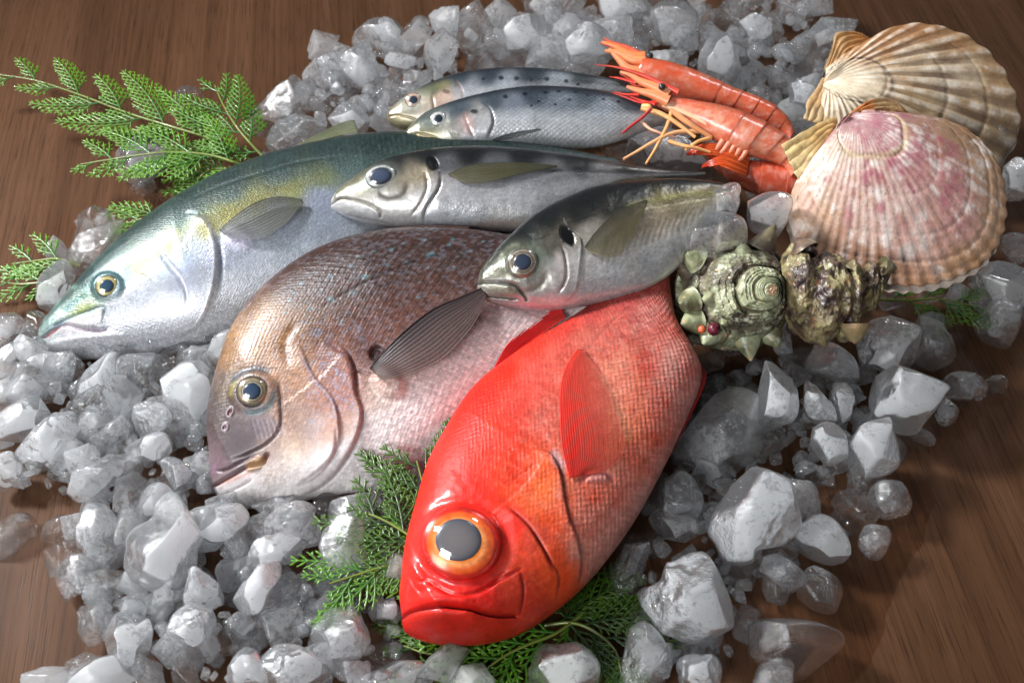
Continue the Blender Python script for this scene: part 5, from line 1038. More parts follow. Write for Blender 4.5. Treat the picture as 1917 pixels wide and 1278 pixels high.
def sprig(label, stem_px, stem_z, blen, cols, seed, spread=50, nb=11, sides=(1, -1), dens=1.0, elev=84, leaf=0.0046, start=0.08, group='cypress sprigs tucked under the fish and shells', az=0):
    rg = np.random.default_rng(seed); z0 = stem_z[0] if np.ndim(stem_z) else stem_z
    root = thing('cypress_sprig', label, 'leaves', gpt(stem_px[0][0], stem_px[0][1], 0), group)
    st = catmull(stem_px, 60); zz = np.interp(np.linspace(0, 1, 60), np.linspace(0, 1, len(stem_z)), stem_z)
    S = np.array([gpt(st[i, 0], st[i, 1], zz[i]) for i in range(60)])
    V, F = tube(S, np.linspace(0.0014, 0.0006, 60), 7)
    ob('stem', mk_mesh('stem', V, F, {'Col': np.ones((len(V), 3))*lin((96, 110, 40))}), M_LEG, root)
    Z = norm([math.cos(math.radians(elev))*math.sin(math.radians(az)), -math.cos(math.radians(elev)), math.sin(math.radians(elev))])
    def rot(v, a): v = v-Z*(v@Z)*0.6; c, s = math.cos(a), math.sin(a); return v*c+np.cross(Z, v)*s+Z*(v@Z)*(1-c)
    def chain(out, p, d, L, wd, curve, c, c2=None):
        """one twig: a cord of overlapping scale leaves, knobbly and slightly flattened"""
        n = max(3, int(L/0.0016)); q = p.copy(); dd = norm(d); pts = []; ctr = [q.copy()]
        for i in range(n):
            dd = norm(rot(dd, curve/n)+Z*rg.normal(0, 0.03)-Z*0.01); q = q+dd*(L/n); ctr.append(q.copy()); pts.append((q.copy(), dd.copy()))
        ctr = np.array(ctr); m_ = len(ctr); t = np.linspace(0, 1, m_)
        tg = np.gradient(ctr, axis=0); tg /= np.linalg.norm(tg, axis=1)[:, None]+1e-12; sd = np.cross(tg, Z); sd /= np.linalg.norm(sd, axis=1)[:, None]+1e-9; up = np.cross(sd, tg)
        r = wd*(1.0-0.35*t)*np.where(np.arange(m_) % 2 == 0, 1.25, 0.72); r[-1] *= 0.35
        th = np.linspace(0, 2*np.pi, 6, endpoint=False)
        V_ = (ctr[:, None]+r[:, None, None]*(np.cos(th)[None, :, None]*sd[:, None]+0.55*np.sin(th)[None, :, None]*up[:, None])).reshape(-1, 3)
        c2 = c if c2 is None else c2; cc = (c[None]*(1-t[:, None])+c2[None]*t[:, None])*np.where(np.arange(m_) % 2 == 0, 1.12, 0.8)[:, None]*(1+rg.normal(0, 0.08))
        out[0].append(V_); out[1].append(np.repeat(cc, 6, 0)); out[2].append(grid_faces(m_, 6, True)); return pts
    nb = max(5, int(nb*0.7))
    for k in range(nb):
        t = start+(1-start)*(k+0.5)/nb; i = min(58, int(t*59)); side = sides[k % len(sides)]
        d0 = norm(S[i+1]-S[max(0, i-1)]); L = blen*(math.sin(math.pi*(0.18+0.74*t))**0.8)*rg.uniform(0.8, 1.12)*(1-0.25*t)
        d = rot(d0, side*math.radians(spread)*rg.uniform(0.85, 1.1)); out = ([], [], [])
        cg = [lin(c) for c in cols]; tip = cg[1]*V3([1.25, 1.15, 0.9])
        main = chain(out, S[i], d, L, 0.00105, -side*0.45, cg[0], cg[1])
        m = len(main)
        for j in range(3, m-2, 4):
            tj = j/m; L2 = (L*0.34*(1-tj)**0.9+0.003)*rg.uniform(0.85, 1.15)
            for s2 in ((1, -1) if j % 2 else (-1, 1)):
                c = cg[0]*(1-tj)+cg[1]*tj
                tw = chain(out, main[j][0], rot(main[j][1], s2*math.radians(46)), L2, 0.00095, -s2*0.35, c*rg.uniform(0.85, 1.1), tip)
                for jj in range(2, len(tw)-2, 3):
                    for s3 in (1, -1):
                        if rg.random() < 0.8: chain(out, tw[jj][0], rot(tw[jj][1], s3*math.radians(42)), 0.002+L2*0.20*(1-jj/len(tw)), 0.00085, 0, c, tip)
        nv = np.cumsum([0]+[len(q_) for q_ in out[0]])[:-1]
        Fb = np.vstack([f_+o_ for f_, o_ in zip(out[2], nv)])
        ob('branchlet', mk_mesh('branchlet', np.vstack(out[0]), Fb, {'Col': np.clip(np.vstack(out[1]), 0, 1)}), M_LEAF, root)
    return root
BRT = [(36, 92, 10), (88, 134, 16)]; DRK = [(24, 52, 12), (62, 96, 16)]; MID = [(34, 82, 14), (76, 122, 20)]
sprig("long bright green sprig reaching from the silver fish to the left edge", [(470, 300), (400, 262), (330, 240), (240, 212), (150, 178), (70, 152), (0, 140)], [.03, .045, .045, .04, .035, .03, .03], 0.085, BRT, 3, 42, 16)
sprig("bright green sprig over a white lump of ice, above the silver fish", [(500, 330), (450, 308), (390, 290), (320, 285), (250, 292), (150, 308)], [.03, .045, .045, .045, .04, .03], 0.075, BRT, 5, 45, 13)
sprig("short upright green sprig beside the large clear ice by the silver fish", [(500, 300), (475, 275), (445, 240), (420, 200), (402, 160)], [.035, .045, .05, .05, .05], 0.070, MID, 8, 42, 10)
sprig("green sprig half hidden behind the silver fish's back", [(470, 330), (430, 318), (390, 320), (345, 362)], [.02, .03, .03, .02], 0.06, MID, 18, 46, 9)
sprig("small green sprig tip peeping out above the silver fish's head", [(330, 400), (300, 405), (265, 410), (232, 420)], [.02, .025, .025, .02], 0.045, BRT, 9, 40, 7)
sprig("small yellow green sprig tip left of the clear ice, upper of two", [(150, 500), (110, 485), (70, 488), (22, 494)], [.02, .025, .02, .015], 0.045, BRT, 10, 44, 8)
sprig("small yellow green sprig tip at the left edge, lower of two", [(120, 520), (80, 528), (40, 532), (2, 528)], [.02, .02, .018, .015], 0.04, BRT, 11, 44, 7)
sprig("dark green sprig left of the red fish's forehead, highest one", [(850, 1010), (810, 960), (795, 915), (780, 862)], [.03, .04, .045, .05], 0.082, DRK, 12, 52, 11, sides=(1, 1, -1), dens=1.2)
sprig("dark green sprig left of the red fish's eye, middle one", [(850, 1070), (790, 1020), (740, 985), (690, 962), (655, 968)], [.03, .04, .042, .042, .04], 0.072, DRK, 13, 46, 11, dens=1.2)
sprig("dark green sprig left of the red fish's mouth, tip lying on ice", [(850, 1100), (785, 1062), (730, 1058), (670, 1075), (616, 1092)], [.03, .035, .035, .035, .035], 0.066, MID, 14, 46, 12, dens=1.2)
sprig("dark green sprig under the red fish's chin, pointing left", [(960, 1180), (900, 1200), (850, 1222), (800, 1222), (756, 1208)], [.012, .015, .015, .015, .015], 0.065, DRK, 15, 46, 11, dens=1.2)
sprig("bright green sprig below the red fish's chin, fanned towards the viewer", [(1090, 1150), (1040, 1185), (990, 1205), (940, 1230), (880, 1275)], [.012, .018, .02, .02, .018], 0.075, BRT, 16, 44, 12, dens=1.2)
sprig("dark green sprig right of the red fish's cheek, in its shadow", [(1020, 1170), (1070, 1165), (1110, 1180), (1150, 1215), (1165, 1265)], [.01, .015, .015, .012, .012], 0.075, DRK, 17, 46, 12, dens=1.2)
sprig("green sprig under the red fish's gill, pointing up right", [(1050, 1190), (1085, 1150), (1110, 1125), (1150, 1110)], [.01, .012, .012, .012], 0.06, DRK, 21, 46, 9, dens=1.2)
sprig("small green sprig under the pink scallop shell at the right edge", [(1640, 560), (1700, 562), (1760, 560), (1835, 575)], [.02, .02, .02, .015], 0.055, MID, 19, 46, 9)
# ================================================================== ice
def ico(sub):
    t = (1+5**0.5)/2
    v = [(-1, t, 0), (1, t, 0), (-1, -t, 0), (1, -t, 0), (0, -1, t), (0, 1, t), (0, -1, -t), (0, 1, -t), (t, 0, -1), (t, 0, 1), (-t, 0, -1), (-t, 0, 1)]
    f = [(0, 11, 5), (0, 5, 1), (0, 1, 7), (0, 7, 10), (0, 10, 11), (1, 5, 9), (5, 11, 4), (11, 10, 2), (10, 7, 6), (7, 1, 8), (3, 9, 4), (3, 4, 2), (3, 2, 6), (3, 6, 8), (3, 8, 9), (4, 9, 5), (2, 4, 11), (6, 2, 10), (8, 6, 7), (9, 8, 1)]
    v = np.array(v, float); v /= np.linalg.norm(v, axis=1)[:, None]; f = np.array(f)
    for _ in range(sub):
        e = np.sort(np.concatenate([f[:, [0, 1]], f[:, [1, 2]], f[:, [2, 0]]]), axis=1)
        u, inv = np.unique(e, axis=0, return_inverse=True); inv = inv.ravel(); m = v[u].mean(1); m /= np.linalg.norm(m, axis=1)[:, None]
        n = len(f); a, b, c = inv[:n]+len(v), inv[n:2*n]+len(v), inv[2*n:]+len(v); v = np.vstack([v, m])
        f = np.concatenate([np.stack([f[:, 0], a, c], 1), np.stack([f[:, 1], b, a], 1), np.stack([f[:, 2], c, b], 1), np.stack([a, b, c], 1)])
    return v, f
ICO = {k: ico(k) for k in (4, 5)}
def chunk_radius(d, rg, blocky, p):
    """soft intersection of random facets"""
    nf = rg.integers(5, 11); acc = 0
    M = np.linalg.qr(rg.normal(size=(3, 3)))[0]
    base = np.vstack([M, -M]); hs = rg.uniform(0.6, 1.0, 6)
    nn = rg.normal(size=(nf, 3)); nn /= np.linalg.norm(nn, axis=1)[:, None]
    if not blocky: base = base[:0]; hs = hs[:0]; nn = np.vstack([nn, rg.normal(size=(8, 3))]); nn /= np.linalg.norm(nn, axis=1)[:, None]
    hs = np.r_[hs, rg.uniform(0.80, 1.10, len(nn))]; base = np.vstack([base, nn])
    for q, h in zip(base, hs): acc = acc + np.maximum(0, d @ q / h)**p
    return acc**(-1/p)
def rough_up(P, size, rg, amp, sd):
    c = P.mean(0); D = P-c; r = np.linalg.norm(D, axis=1)[:, None]+1e-9; dn = D/r
    n1 = fbm(P, 1.6/size, 2, sd); n2 = 1-np.abs(fbm(P, 3.5/size, 2, sd+5))*2; n3 = fbm(P, 9/size, 2, sd+11)
    wh = sstep(-0.1, 0.35, fbm(P, 1.3/size, 2, sd+20))
    jag = np.abs(fbm(P, 2.6/size, 3, sd+61, 0.55)); br = sstep(0.0, 0.3, fbm(P, 1.0/size, 1, sd+71))
    P = P - dn*(size*0.55*np.clip(jag-0.12, 0, 1)*br)[:, None]*(1 if amp > 0.1 else 0.22)
    return P + dn*(size*amp*(0.40*n1 - 0.10*(1-n2)*(0.15+wh) + 0.13*n3*(0.1+wh)))[:, None]
def ice_attrs(P, size, sd):
    v = 0.55 + 0.75*fbm(P, 1.15/size, 2, sd+31) + 0.45*fbm(P, 5.0/size, 4, sd+41, 0.65) - 0.8*(np.linalg.norm(P-P.mean(0), axis=1)/size-0.42)
    c = sstep(-0.12, 0.25, fbm(P, 1.5/size, 3, sd+51))
    return {'veil': np.clip(v, 0, 1), 'crust': c}
PROTO = []
def protos():
    for k in range(26):
        rg = np.random.default_rng(100+k); v, f = ICO[4]; r = chunk_radius(v, rg, k % 4 != 0, rg.uniform(24, 60))
        P = v*r[:, None]*0.5; P = P*rg.uniform(0.5, 1.15, 3); P = rough_up(P, 0.5, rg, 0.17, 50+k*3)*0.03
        P = P/np.abs(P).max()*0.02
        PROTO.append(P)
protos(); PMESH = {}
def proto_mesh(k, mi):
    if (k, mi) not in PMESH:
        me = mk_mesh('ice_chunk', PROTO[k], ICO[4][1], ice_attrs(PROTO[k], 0.036, k*7)); me.materials.append(ICE[mi]); PMESH[(k, mi)] = me
    return PMESH[(k, mi)]
NAMES = {0: 'clear_ice', 1: 'ice_chunk', 2: 'ice_chunk', 3: 'white_ice'}
def mi_of(mk): return 0 if mk < 0.12 else 1 if mk < 0.42 else 2 if mk < 0.72 else 3
def ice_from_outline(poly, mk, z, label, seed, depth=0.75, smoothness=None, sub=None, amp=None, facets=True):
    rg = np.random.default_rng(seed); poly = np.array(poly, float)
    c = poly.mean(0); mi = mi_of(mk)
    rad = np.linalg.norm(poly-c, axis=1); Rpx = rad.mean()
    C0 = gpt(c[0], c[1], 0); dist = (C0-CAM) @ Fv; size = Rpx/FPX*dist
    zc = z if z is not None else size*0.55
    C0 = gpt(c[0], c[1], zc); dist = (C0-CAM) @ Fv; size = Rpx/FPX*dist
    s = sub or (5 if Rpx > 48 else 4); v, f = ICO[s]
    view = norm(C0-CAM); rt = norm(np.cross(view, V3([0, 0, 1.0]))); up = np.cross(rt, view)
    q = catmull(np.vstack([poly, poly[:1]]), 360)[:-1]-c
    an = np.arctan2(-q[:, 1], q[:, 0]); o = np.argsort(an); an = an[o]; rr = np.hypot(q[:, 0], q[:, 1])[o]/FPX*dist
    an = np.r_[an-2*np.pi, an, an+2*np.pi]; rr = np.r_[rr, rr, rr]
    phi = np.arctan2(v[:, 1], v[:, 0]); cl = np.hypot(v[:, 0], v[:, 1]); rs = np.interp(phi, an, rr)
    h = size*depth*1.1; p = rg.uniform(2.1, 2.9); cosT = cl/np.maximum(rs, 1e-6); zz = np.abs(v[:, 2])/h
    acc = cosT**p+zz**p
    if facets:
        for _ in range(15):
            a = rg.uniform(0, 2*np.pi); e = rg.uniform(0.30, 1.45); nn = V3([math.cos(a)*math.cos(e), math.sin(a)*math.cos(e), -math.sin(e) if rg.random() < .7 else math.sin(e)])
            sup = 1/((np.abs(math.cos(e))/np.interp(a if a < np.pi else a-2*np.pi, an, rr))**1.4+(abs(math.sin(e))/h)**1.4)**(1/1.4)
            acc = acc**(1/p); pl = np.maximum(0, v @ nn)/(sup*rg.uniform(0.80, 1.0)); acc = (acc**36+pl**36)**(1/36); acc = acc**p
    r = acc**(-1/p)
    L = v*r[:, None]; P = C0+L[:, :1]*rt+L[:, 1:2]*up+L[:, 2:3]*view
    P = rough_up(P, size*2, rg, (amp if amp is not None else (0.055 if mk > 0.1 else 0.035)), seed*3 % 97)
    low = P[:, 2] < 0.0012; P[low, 2] = 0.0012
    base = V3([C0[0], C0[1], 0]); o_ = ob(NAMES[mi], mk_mesh(NAMES[mi], P-base, f, ice_attrs(P, size*2, seed*5 % 83)), ICE[mi]); o_.location = base
    tag(o_, label, 'ice', 'ice chunks spread round the fish'); return o_
I = []   # outline, milkiness, height of centre, label
def A(mk, z, label, *pts): I.append((pts, mk, z, label))
A(.8, .022, "frosted white half of the big lump under the silver fish's jaw", (128, 742), (150, 702), (185, 672), (228, 654), (240, 660), (222, 700), (205, 745), (200, 762), (160, 755))
A(.0, .022, "clear brownish half of the big lump under the silver fish's jaw", (228, 672), (240, 652), (275, 650), (305, 668), (315, 690), (310, 720), (290, 750), (260, 764), (215, 760), (208, 740), (220, 700))
A(.75, .026, "rounded milky lump left of the brown bream's eye", (312, 690), (335, 674), (372, 676), (405, 688), (412, 720), (395, 770), (375, 805), (350, 812), (325, 790), (308, 745))
A(.3, .02, "squarish glassy lump below the silver fish's chin", (18, 690), (50, 665), (95, 662), (122, 680), (128, 710), (105, 742), (60, 745), (30, 720))
A(.25, .02, "clear lump at the left edge touching the silver fish's snout", (-20, 600), (20, 578), (48, 600), (52, 640), (20, 655), (-20, 650))
A(.7, .02, "flat frosted sliver at the left edge under the silver fish's snout", (-15, 650), (35, 643), (55, 655), (40, 678), (10, 690), (-18, 680))
A(.5, .02, "grey lump at the left edge below the frosted sliver", (-25, 695), (20, 695), (40, 730), (38, 760), (5, 765), (-25, 750))
A(.85, .028, "crusty white lump at the left edge, upper of two white ones", (-20, 760), (40, 748), (90, 745), (102, 775), (92, 800), (60, 818), (30, 825), (-20, 805))
A(.9, .03, "large crusty white lump spreading left of the long glassy block", (35, 815), (75, 795), (110, 780), (135, 785), (150, 815), (172, 850), (140, 862), (95, 860), (60, 880), (40, 870), (25, 835))
A(.9, .02, "white knob below the large crusty white lump", (48, 850), (75, 835), (98, 850), (85, 875), (55, 888), (45, 870))
A(.5, .02, "greyish lump at the left edge above the brown puddle of ice", (-20, 850), (25, 845), (45, 865), (42, 885), (20, 905), (-20, 915))
A(.3, .032, "long horizontal glassy block with rippled surface, left heap", (100, 865), (115, 853), (170, 858), (235, 850), (290, 845), (290, 870), (275, 890), (230, 905), (180, 915), (135, 918), (118, 895))
A(.45, .034, "block with a clear right corner above the long glassy block", (235, 820), (280, 814), (315, 822), (318, 860), (290, 867), (240, 852))
A(.35, .022, "grey veiled lump above the large crusty white lump", (142, 790), (165, 757), (200, 752), (222, 780), (215, 805), (190, 812), (150, 820))
A(.4, .026, "small grey lump between the veiled lump and the sparkling one", (182, 800), (215, 785), (250, 782), (252, 815), (215, 834), (190, 825))
A(.5, .03, "sparkling knobbly lump below the frosted half lump", (248, 770), (265, 745), (295, 748), (315, 770), (316, 800), (290, 815), (250, 812))
A(.7, .028, "upright frosted shard left of the bream's lips", (308, 850), (330, 850), (350, 870), (358, 900), (345, 920), (318, 925), (310, 890))
A(.65, .028, "frosted wedge above the biggest white lump", (258, 930), (280, 910), (310, 908), (326, 935), (305, 955), (280, 965), (255, 950))
A(.7, .026, "rounded frosted lump beside the brown melted puddle", (117, 980), (150, 965), (175, 945), (205, 942), (218, 965), (217, 1000), (200, 1012), (165, 1025), (125, 1010))
A(.95, .036, "biggest white lump, lower left of the brown bream", (220, 1010), (240, 985), (270, 968), (310, 965), (328, 940), (360, 930), (372, 960), (378, 1010), (380, 1040), (360, 1060), (345, 1090), (310, 1110), (275, 1128), (245, 1125), (232, 1090), (222, 1050))
A(.85, .034, "white lump right below the bream's lower lip", (372, 985), (380, 950), (420, 942), (460, 955), (470, 980), (450, 1000), (415, 1012), (385, 1005))
A(.35, .028, "glassy lump with dark veins under the bream's belly", (478, 968), (520, 945), (580, 942), (602, 965), (600, 1000), (578, 1022), (530, 1008), (490, 995))
A(.85, .034, "smooth white crescent in the middle of the left heap", (430, 1078), (465, 1080), (500, 1060), (538, 1068), (530, 1095), (500, 1120), (470, 1150), (440, 1140), (428, 1110))
A(.6, .03, "frosted lump above the smooth white crescent", (452, 1030), (480, 1000), (530, 1000), (570, 1020), (575, 1050), (540, 1065), (500, 1055), (460, 1060))
A(.95, .03, "smooth white lump with ragged right side, lower left", (190, 1200), (205, 1160), (230, 1138), (255, 1145), (265, 1175), (290, 1180), (285, 1210), (265, 1235), (235, 1245), (200, 1235))
A(.8, .03, "blocky frosted lump right of the ragged white lump", (308, 1165), (340, 1135), (390, 1132), (405, 1150), (410, 1180), (380, 1205), (340, 1215), (312, 1200))
A(.8, .022, "white lump cut by the bottom edge, leftmost", (100, 1275), (140, 1240), (190, 1232), (240, 1250), (272, 1275), (260, 1310), (110, 1310))
A(.7, .028, "pale dome cut by the bottom edge, left of two together", (422, 1245), (445, 1220), (480, 1212), (492, 1240), (490, 1300), (430, 1295))
A(.88, .032, "large pale dome cut by the bottom edge, right of two together", (488, 1240), (500, 1210), (530, 1198), (570, 1215), (600, 1255), (612, 1300), (500, 1305))
A(.5, .03, "oval lump with a clear rim left of the red fish's mouth", (575, 1180), (610, 1140), (655, 1135), (690, 1160), (697, 1200), (672, 1235), (645, 1250), (605, 1228))
A(.3, .03, "large glassy lump behind the dark green sprig", (598, 1010), (620, 975), (655, 958), (690, 985), (705, 1030), (690, 1090), (640, 1100), (605, 1060))
A(.12, .022, "flat glassy slab under the bream's belly beside the sprig", (595, 940), (640, 926), (700, 928), (735, 955), (680, 968), (620, 970))
A(.15, .018, "brownish bubbled cube at the left rim of the heap, upper", (103, 1065), (130, 1040), (165, 1035), (185, 1060), (175, 1090), (150, 1112), (115, 1100))
A(.12, .016, "brownish clear cube leaning on the bubbled cube", (160, 1088), (190, 1076), (212, 1130), (190, 1142), (162, 1132))
A(.15, .018, "brownish bubbled block left of the ragged white lump", (143, 1160), (165, 1138), (225, 1134), (215, 1165), (200, 1195), (150, 1200))
A(.12, .016, "flat clear pebble below the biggest white lump", (210, 1108), (250, 1108), (295, 1125), (290, 1145), (255, 1158), (218, 1135))
A(.65, .03, "pointed frosted lump right of the biggest white lump", (342, 1100), (362, 1070), (378, 1050), (396, 1075), (425, 1120), (410, 1145), (370, 1145), (338, 1128))
A(.0, .008, "flat melted clear disc on the wood at the left edge", (-20, 975), (40, 960), (72, 985), (70, 1012), (30, 1026), (-20, 1028))
A(.0, .009, "small melted clear piece beside the rounded frosted lump", (72, 990), (105, 962), (132, 975), (134, 1008), (100, 1016), (80, 1008))
A(.3, .022, "long glassy lump along the bottom edge under the red fish's mouth", (630, 1290), (665, 1258), (720, 1242), (790, 1240), (838, 1265), (820, 1305), (660, 1310))
A(.45, .026, "sparkling lump on the bright sprig at the bottom edge", (975, 1245), (995, 1212), (1040, 1205), (1080, 1200), (1118, 1225), (1125, 1260), (1100, 1300), (990, 1300))
A(.88, .036, "largest smooth white lump right of the red fish", (1348, 880), (1385, 873), (1450, 878), (1475, 910), (1502, 965), (1480, 1000), (1435, 1025), (1430, 1050), (1385, 1063), (1355, 1035), (1335, 1015), (1335, 970), (1350, 930))
A(.78, .036, "big white lump with wet highlights, lower right of the red fish", (1232, 1045), (1270, 1025), (1305, 1030), (1340, 1065), (1382, 1115), (1378, 1150), (1320, 1195), (1280, 1218), (1240, 1190), (1195, 1150), (1195, 1125), (1225, 1100))
A(.88, .045, "white tooth shaped lump with two cracks below the turban shells", (1385, 715), (1410, 680), (1455, 673), (1480, 705), (1500, 750), (1500, 785), (1480, 800), (1455, 815), (1430, 795), (1415, 750))
A(.92, .042, "square white block right of the turban shells", (1627, 700), (1650, 692), (1750, 692), (1756, 715), (1745, 770), (1735, 805), (1700, 815), (1640, 790), (1625, 750))
A(.6, .04, "veiled left half of the big lump below the brown turban shell", (1595, 622), (1635, 598), (1668, 582), (1705, 590), (1718, 640), (1715, 690), (1660, 694), (1625, 690), (1605, 655))
A(.08, .03, "clear brown right half of the big lump below the brown turban shell", (1700, 590), (1738, 592), (1775, 620), (1792, 655), (1765, 692), (1720, 694), (1705, 650))
A(.32, .034, "round greyish lump under the spiny turban shell's right side", (1500, 680), (1525, 650), (1560, 645), (1600, 665), (1622, 700), (1610, 735), (1570, 715), (1520, 712))
A(.6, .036, "long narrow frosted lump right of the cracked white tooth", (1492, 715), (1515, 708), (1550, 740), (1572, 770), (1575, 800), (1545, 798), (1510, 780))
A(.6, .036, "small frosted lump leaning on the long narrow one", (1545, 720), (1575, 712), (1595, 735), (1600, 775), (1580, 794), (1560, 765))
A(.75, .036, "bright sugary lump in the middle of the right heap", (1512, 810), (1535, 790), (1570, 795), (1592, 845), (1575, 868), (1540, 868), (1520, 845))
A(.5, .034, "ragged glassy lump with a dangling clear edge, right heap", (1600, 775), (1630, 762), (1660, 800), (1685, 840), (1680, 870), (1650, 895), (1620, 915), (1600, 895), (1590, 850))
A(.22, .030, "largest glassy block against the red fish's flank", (1322, 745), (1355, 722), (1400, 725), (1422, 770), (1438, 815), (1425, 860), (1380, 885), (1300, 880), (1265, 868), (1295, 800))
A(.35, .024, "glassy wedge with white tip below the largest glassy block", (1222, 915), (1262, 880), (1300, 900), (1335, 970), (1300, 976), (1240, 965))
A(.3, .026, "small rectangular glassy bar below the glassy wedge", (1230, 968), (1305, 965), (1310, 990), (1300, 1012), (1232, 1010))
A(.5, .024, "fan shaped lump with vertical streaks, right of the largest white lump", (1490, 1000), (1520, 968), (1560, 975), (1600, 1015), (1595, 1035), (1560, 1055), (1495, 1050))
A(.2, .018, "brownish cube right of the streaked fan shaped lump", (1610, 980), (1650, 978), (1665, 1000), (1660, 1045), (1615, 1035))
A(.3, .022, "cube with one white and one clear corner, alone on the right", (1620, 935), (1640, 905), (1680, 893), (1705, 915), (1705, 945), (1670, 975), (1630, 960))
A(.2, .018, "brownish brick shaped piece below the largest white lump", (1418, 1055), (1450, 1040), (1503, 1058), (1500, 1090), (1480, 1105), (1425, 1098))
A(.0, .018, "perfectly clear cup shaped piece on the wood, right", (1490, 1078), (1520, 1062), (1565, 1070), (1578, 1105), (1568, 1142), (1492, 1144))
A(.0, .022, "long clear lens shaped lump on the wood at the lower right", (1385, 1215), (1420, 1180), (1490, 1150), (1555, 1145), (1572, 1162), (1545, 1220), (1510, 1268), (1440, 1265), (1392, 1242))
A(.15, .022, "brownish bubbled lump at the bottom, right of the sprigs", (1165, 1185), (1195, 1166), (1240, 1195), (1258, 1250), (1235, 1295), (1175, 1290))
A(.92, .022, "small white ball shaped lump at the bottom edge", (1262, 1250), (1290, 1222), (1335, 1220), (1352, 1250), (1340, 1295), (1270, 1295))
A(.14, .02, "clear angular piece with bright rim at the bottom edge", (1400, 1290), (1425, 1250), (1465, 1222), (1482, 1245), (1484, 1295))
A(.12, .02, "pair of thin clear plates against the red fish's belly", (1160, 1020), (1215, 1012), (1208, 1060), (1178, 1120), (1152, 1105))
A(.5, .03, "sparkling lump at the right edge below the pink shell", (1798, 542), (1830, 500), (1880, 485), (1925, 500), (1925, 560), (1880, 580), (1840, 565))
A(.15, .02, "brownish lump with white top at the right edge", (1835, 565), (1890, 555), (1908, 600), (1900, 650), (1850, 650), (1835, 610))
A(.7, .05, "white lump at the right edge behind the pink shell", (1872, 320), (1890, 295), (1925, 310), (1925, 380), (1885, 370))
A(.3, .03, "grey lump at the right edge beside the pink shell's rim", (1870, 450), (1890, 435), (1925, 440), (1925, 490), (1880, 480))
A(.05, .008, "tiny round clear bead on the wood at the right", (1842, 715), (1862, 698), (1884, 706), (1886, 728), (1862, 740), (1846, 732))
A(.2, .02, "brownish lump right of the square white block, upper", (1762, 720), (1790, 695), (1840, 690), (1842, 725), (1810, 750), (1770, 752))
A(.2, .018, "brownish cube right of the square white block, lower", (1745, 775), (1760, 748), (1790, 758), (1788, 790), (1765, 802))
A(.05, .012, "clear melted piece below the square white block", (1685, 815), (1715, 800), (1748, 806), (1750, 825), (1710, 832))
A(.35, .112, "greyish glassy lump behind the spiny turban shell", (1262, 440), (1290, 405), (1335, 395), (1385, 400), (1400, 440), (1380, 480), (1300, 490))
A(.45, .120, "upright glassy post between the mackerel tail and the prawns", (1332, 360), (1362, 338), (1382, 348), (1380, 400), (1350, 420), (1328, 410))
A(.45, .110, "glassy lump between the prawn's tail and the spiny turban shell", (1395, 385), (1430, 360), (1475, 362), (1476, 410), (1455, 450), (1410, 435))
A(.55, .06, "frosted lump with wrinkled left face under the prawn legs", (1160, 295), (1195, 245), (1250, 238), (1310, 275), (1325, 312), (1250, 320), (1180, 312))
A(.15, .035, "biggest clear lump behind the silver fish, beside the sprigs", (450, 215), (490, 185), (545, 150), (585, 140), (602, 180), (572, 220), (500, 258), (460, 252))
A(.3, .045, "green tinged clear lump resting on the silver fish's back", (490, 268), (520, 228), (570, 218), (612, 242), (605, 262), (550, 292), (495, 302))
A(.55, .045, "frosted lump right behind the silver fish's fin", (612, 218), (650, 190), (692, 215), (702, 248), (640, 252))
A(.12, .03, "smoky clear cube at the left end of the top heap", (594, 108), (620, 96), (640, 112), (645, 168), (605, 172))
A(.6, .04, "pale cube standing at the left of the top heap", (637, 100), (690, 78), (706, 92), (703, 160), (668, 172), (642, 140))
A(.45, .035, "frosted lump at the top left rim of the top heap", (676, 52), (700, 32), (735, 35), (765, 70), (750, 104), (700, 92))
A(.8, .05, "white lump at the top edge, middle of the top heap", (1115, -10), (1160, -20), (1215, -5), (1205, 35), (1170, 52), (1130, 35))
A(.6, .06, "pyramid shaped lump behind the further prawn", (1305, 90), (1340, 60), (1372, 88), (1392, 150), (1352, 168), (1312, 142))
A(.75, .05, "white flake near the top edge, right part of the top heap", (1380, 45), (1410, 25), (1450, 45), (1440, 72), (1395, 75))
A(.5, .06, "frosted lump left of the striped shell's hinge", (1462, 170), (1490, 150), (1535, 165), (1530, 195), (1490, 202))
A(.3, .04, "smoky lump behind the striped shell's ear", (1500, 60), (1545, 32), (1600, 50), (1590, 80), (1540, 100), (1505, 95))
A(.5, .07, "sparkling lump at the top of the heap above the sardines", (915, 60), (950, 30), (1010, 28), (1022, 70), (985, 95), (935, 90))
A(.6, .05, "frosted lump at the very top edge above the sardines", (985, 0), (1030, -10), (1055, 15), (1035, 35), (1000, 30))
A(.55, .07, "pale lump with sparkling ridge behind the sardine's back", (1050, 60), (1095, 40), (1140, 60), (1150, 105), (1105, 125), (1065, 115))
A(.3, .07, "crystal like lump at the top edge above the prawns", (1215, 20), (1250, -5), (1300, 10), (1305, 60), (1260, 85), (1222, 70))
A(.08, .03, "clear upper lump left of the silver fish's forehead", (135, 425), (150, 395), (190, 385), (218, 400), (220, 435), (180, 455), (140, 450))
A(.3, .03, "green tinted lump along the silver fish's forehead", (112, 480), (150, 435), (200, 425), (248, 430), (225, 465), (180, 505), (130, 520))
A(.45, .03, "pale lump in front of the silver fish's forehead", (62, 545), (85, 508), (130, 490), (165, 500), (135, 545), (95, 580), (65, 582))
A(.1, .025, "small clear lump at the tip of the silver fish's snout", (48, 600), (65, 578), (92, 585), (85, 615), (72, 640), (50, 625))
A(.95, .014, "white lump seen through the green sprig on the left", (212, 300), (235, 255), (280, 248), (325, 270), (330, 310), (290, 345), (240, 350), (215, 335))
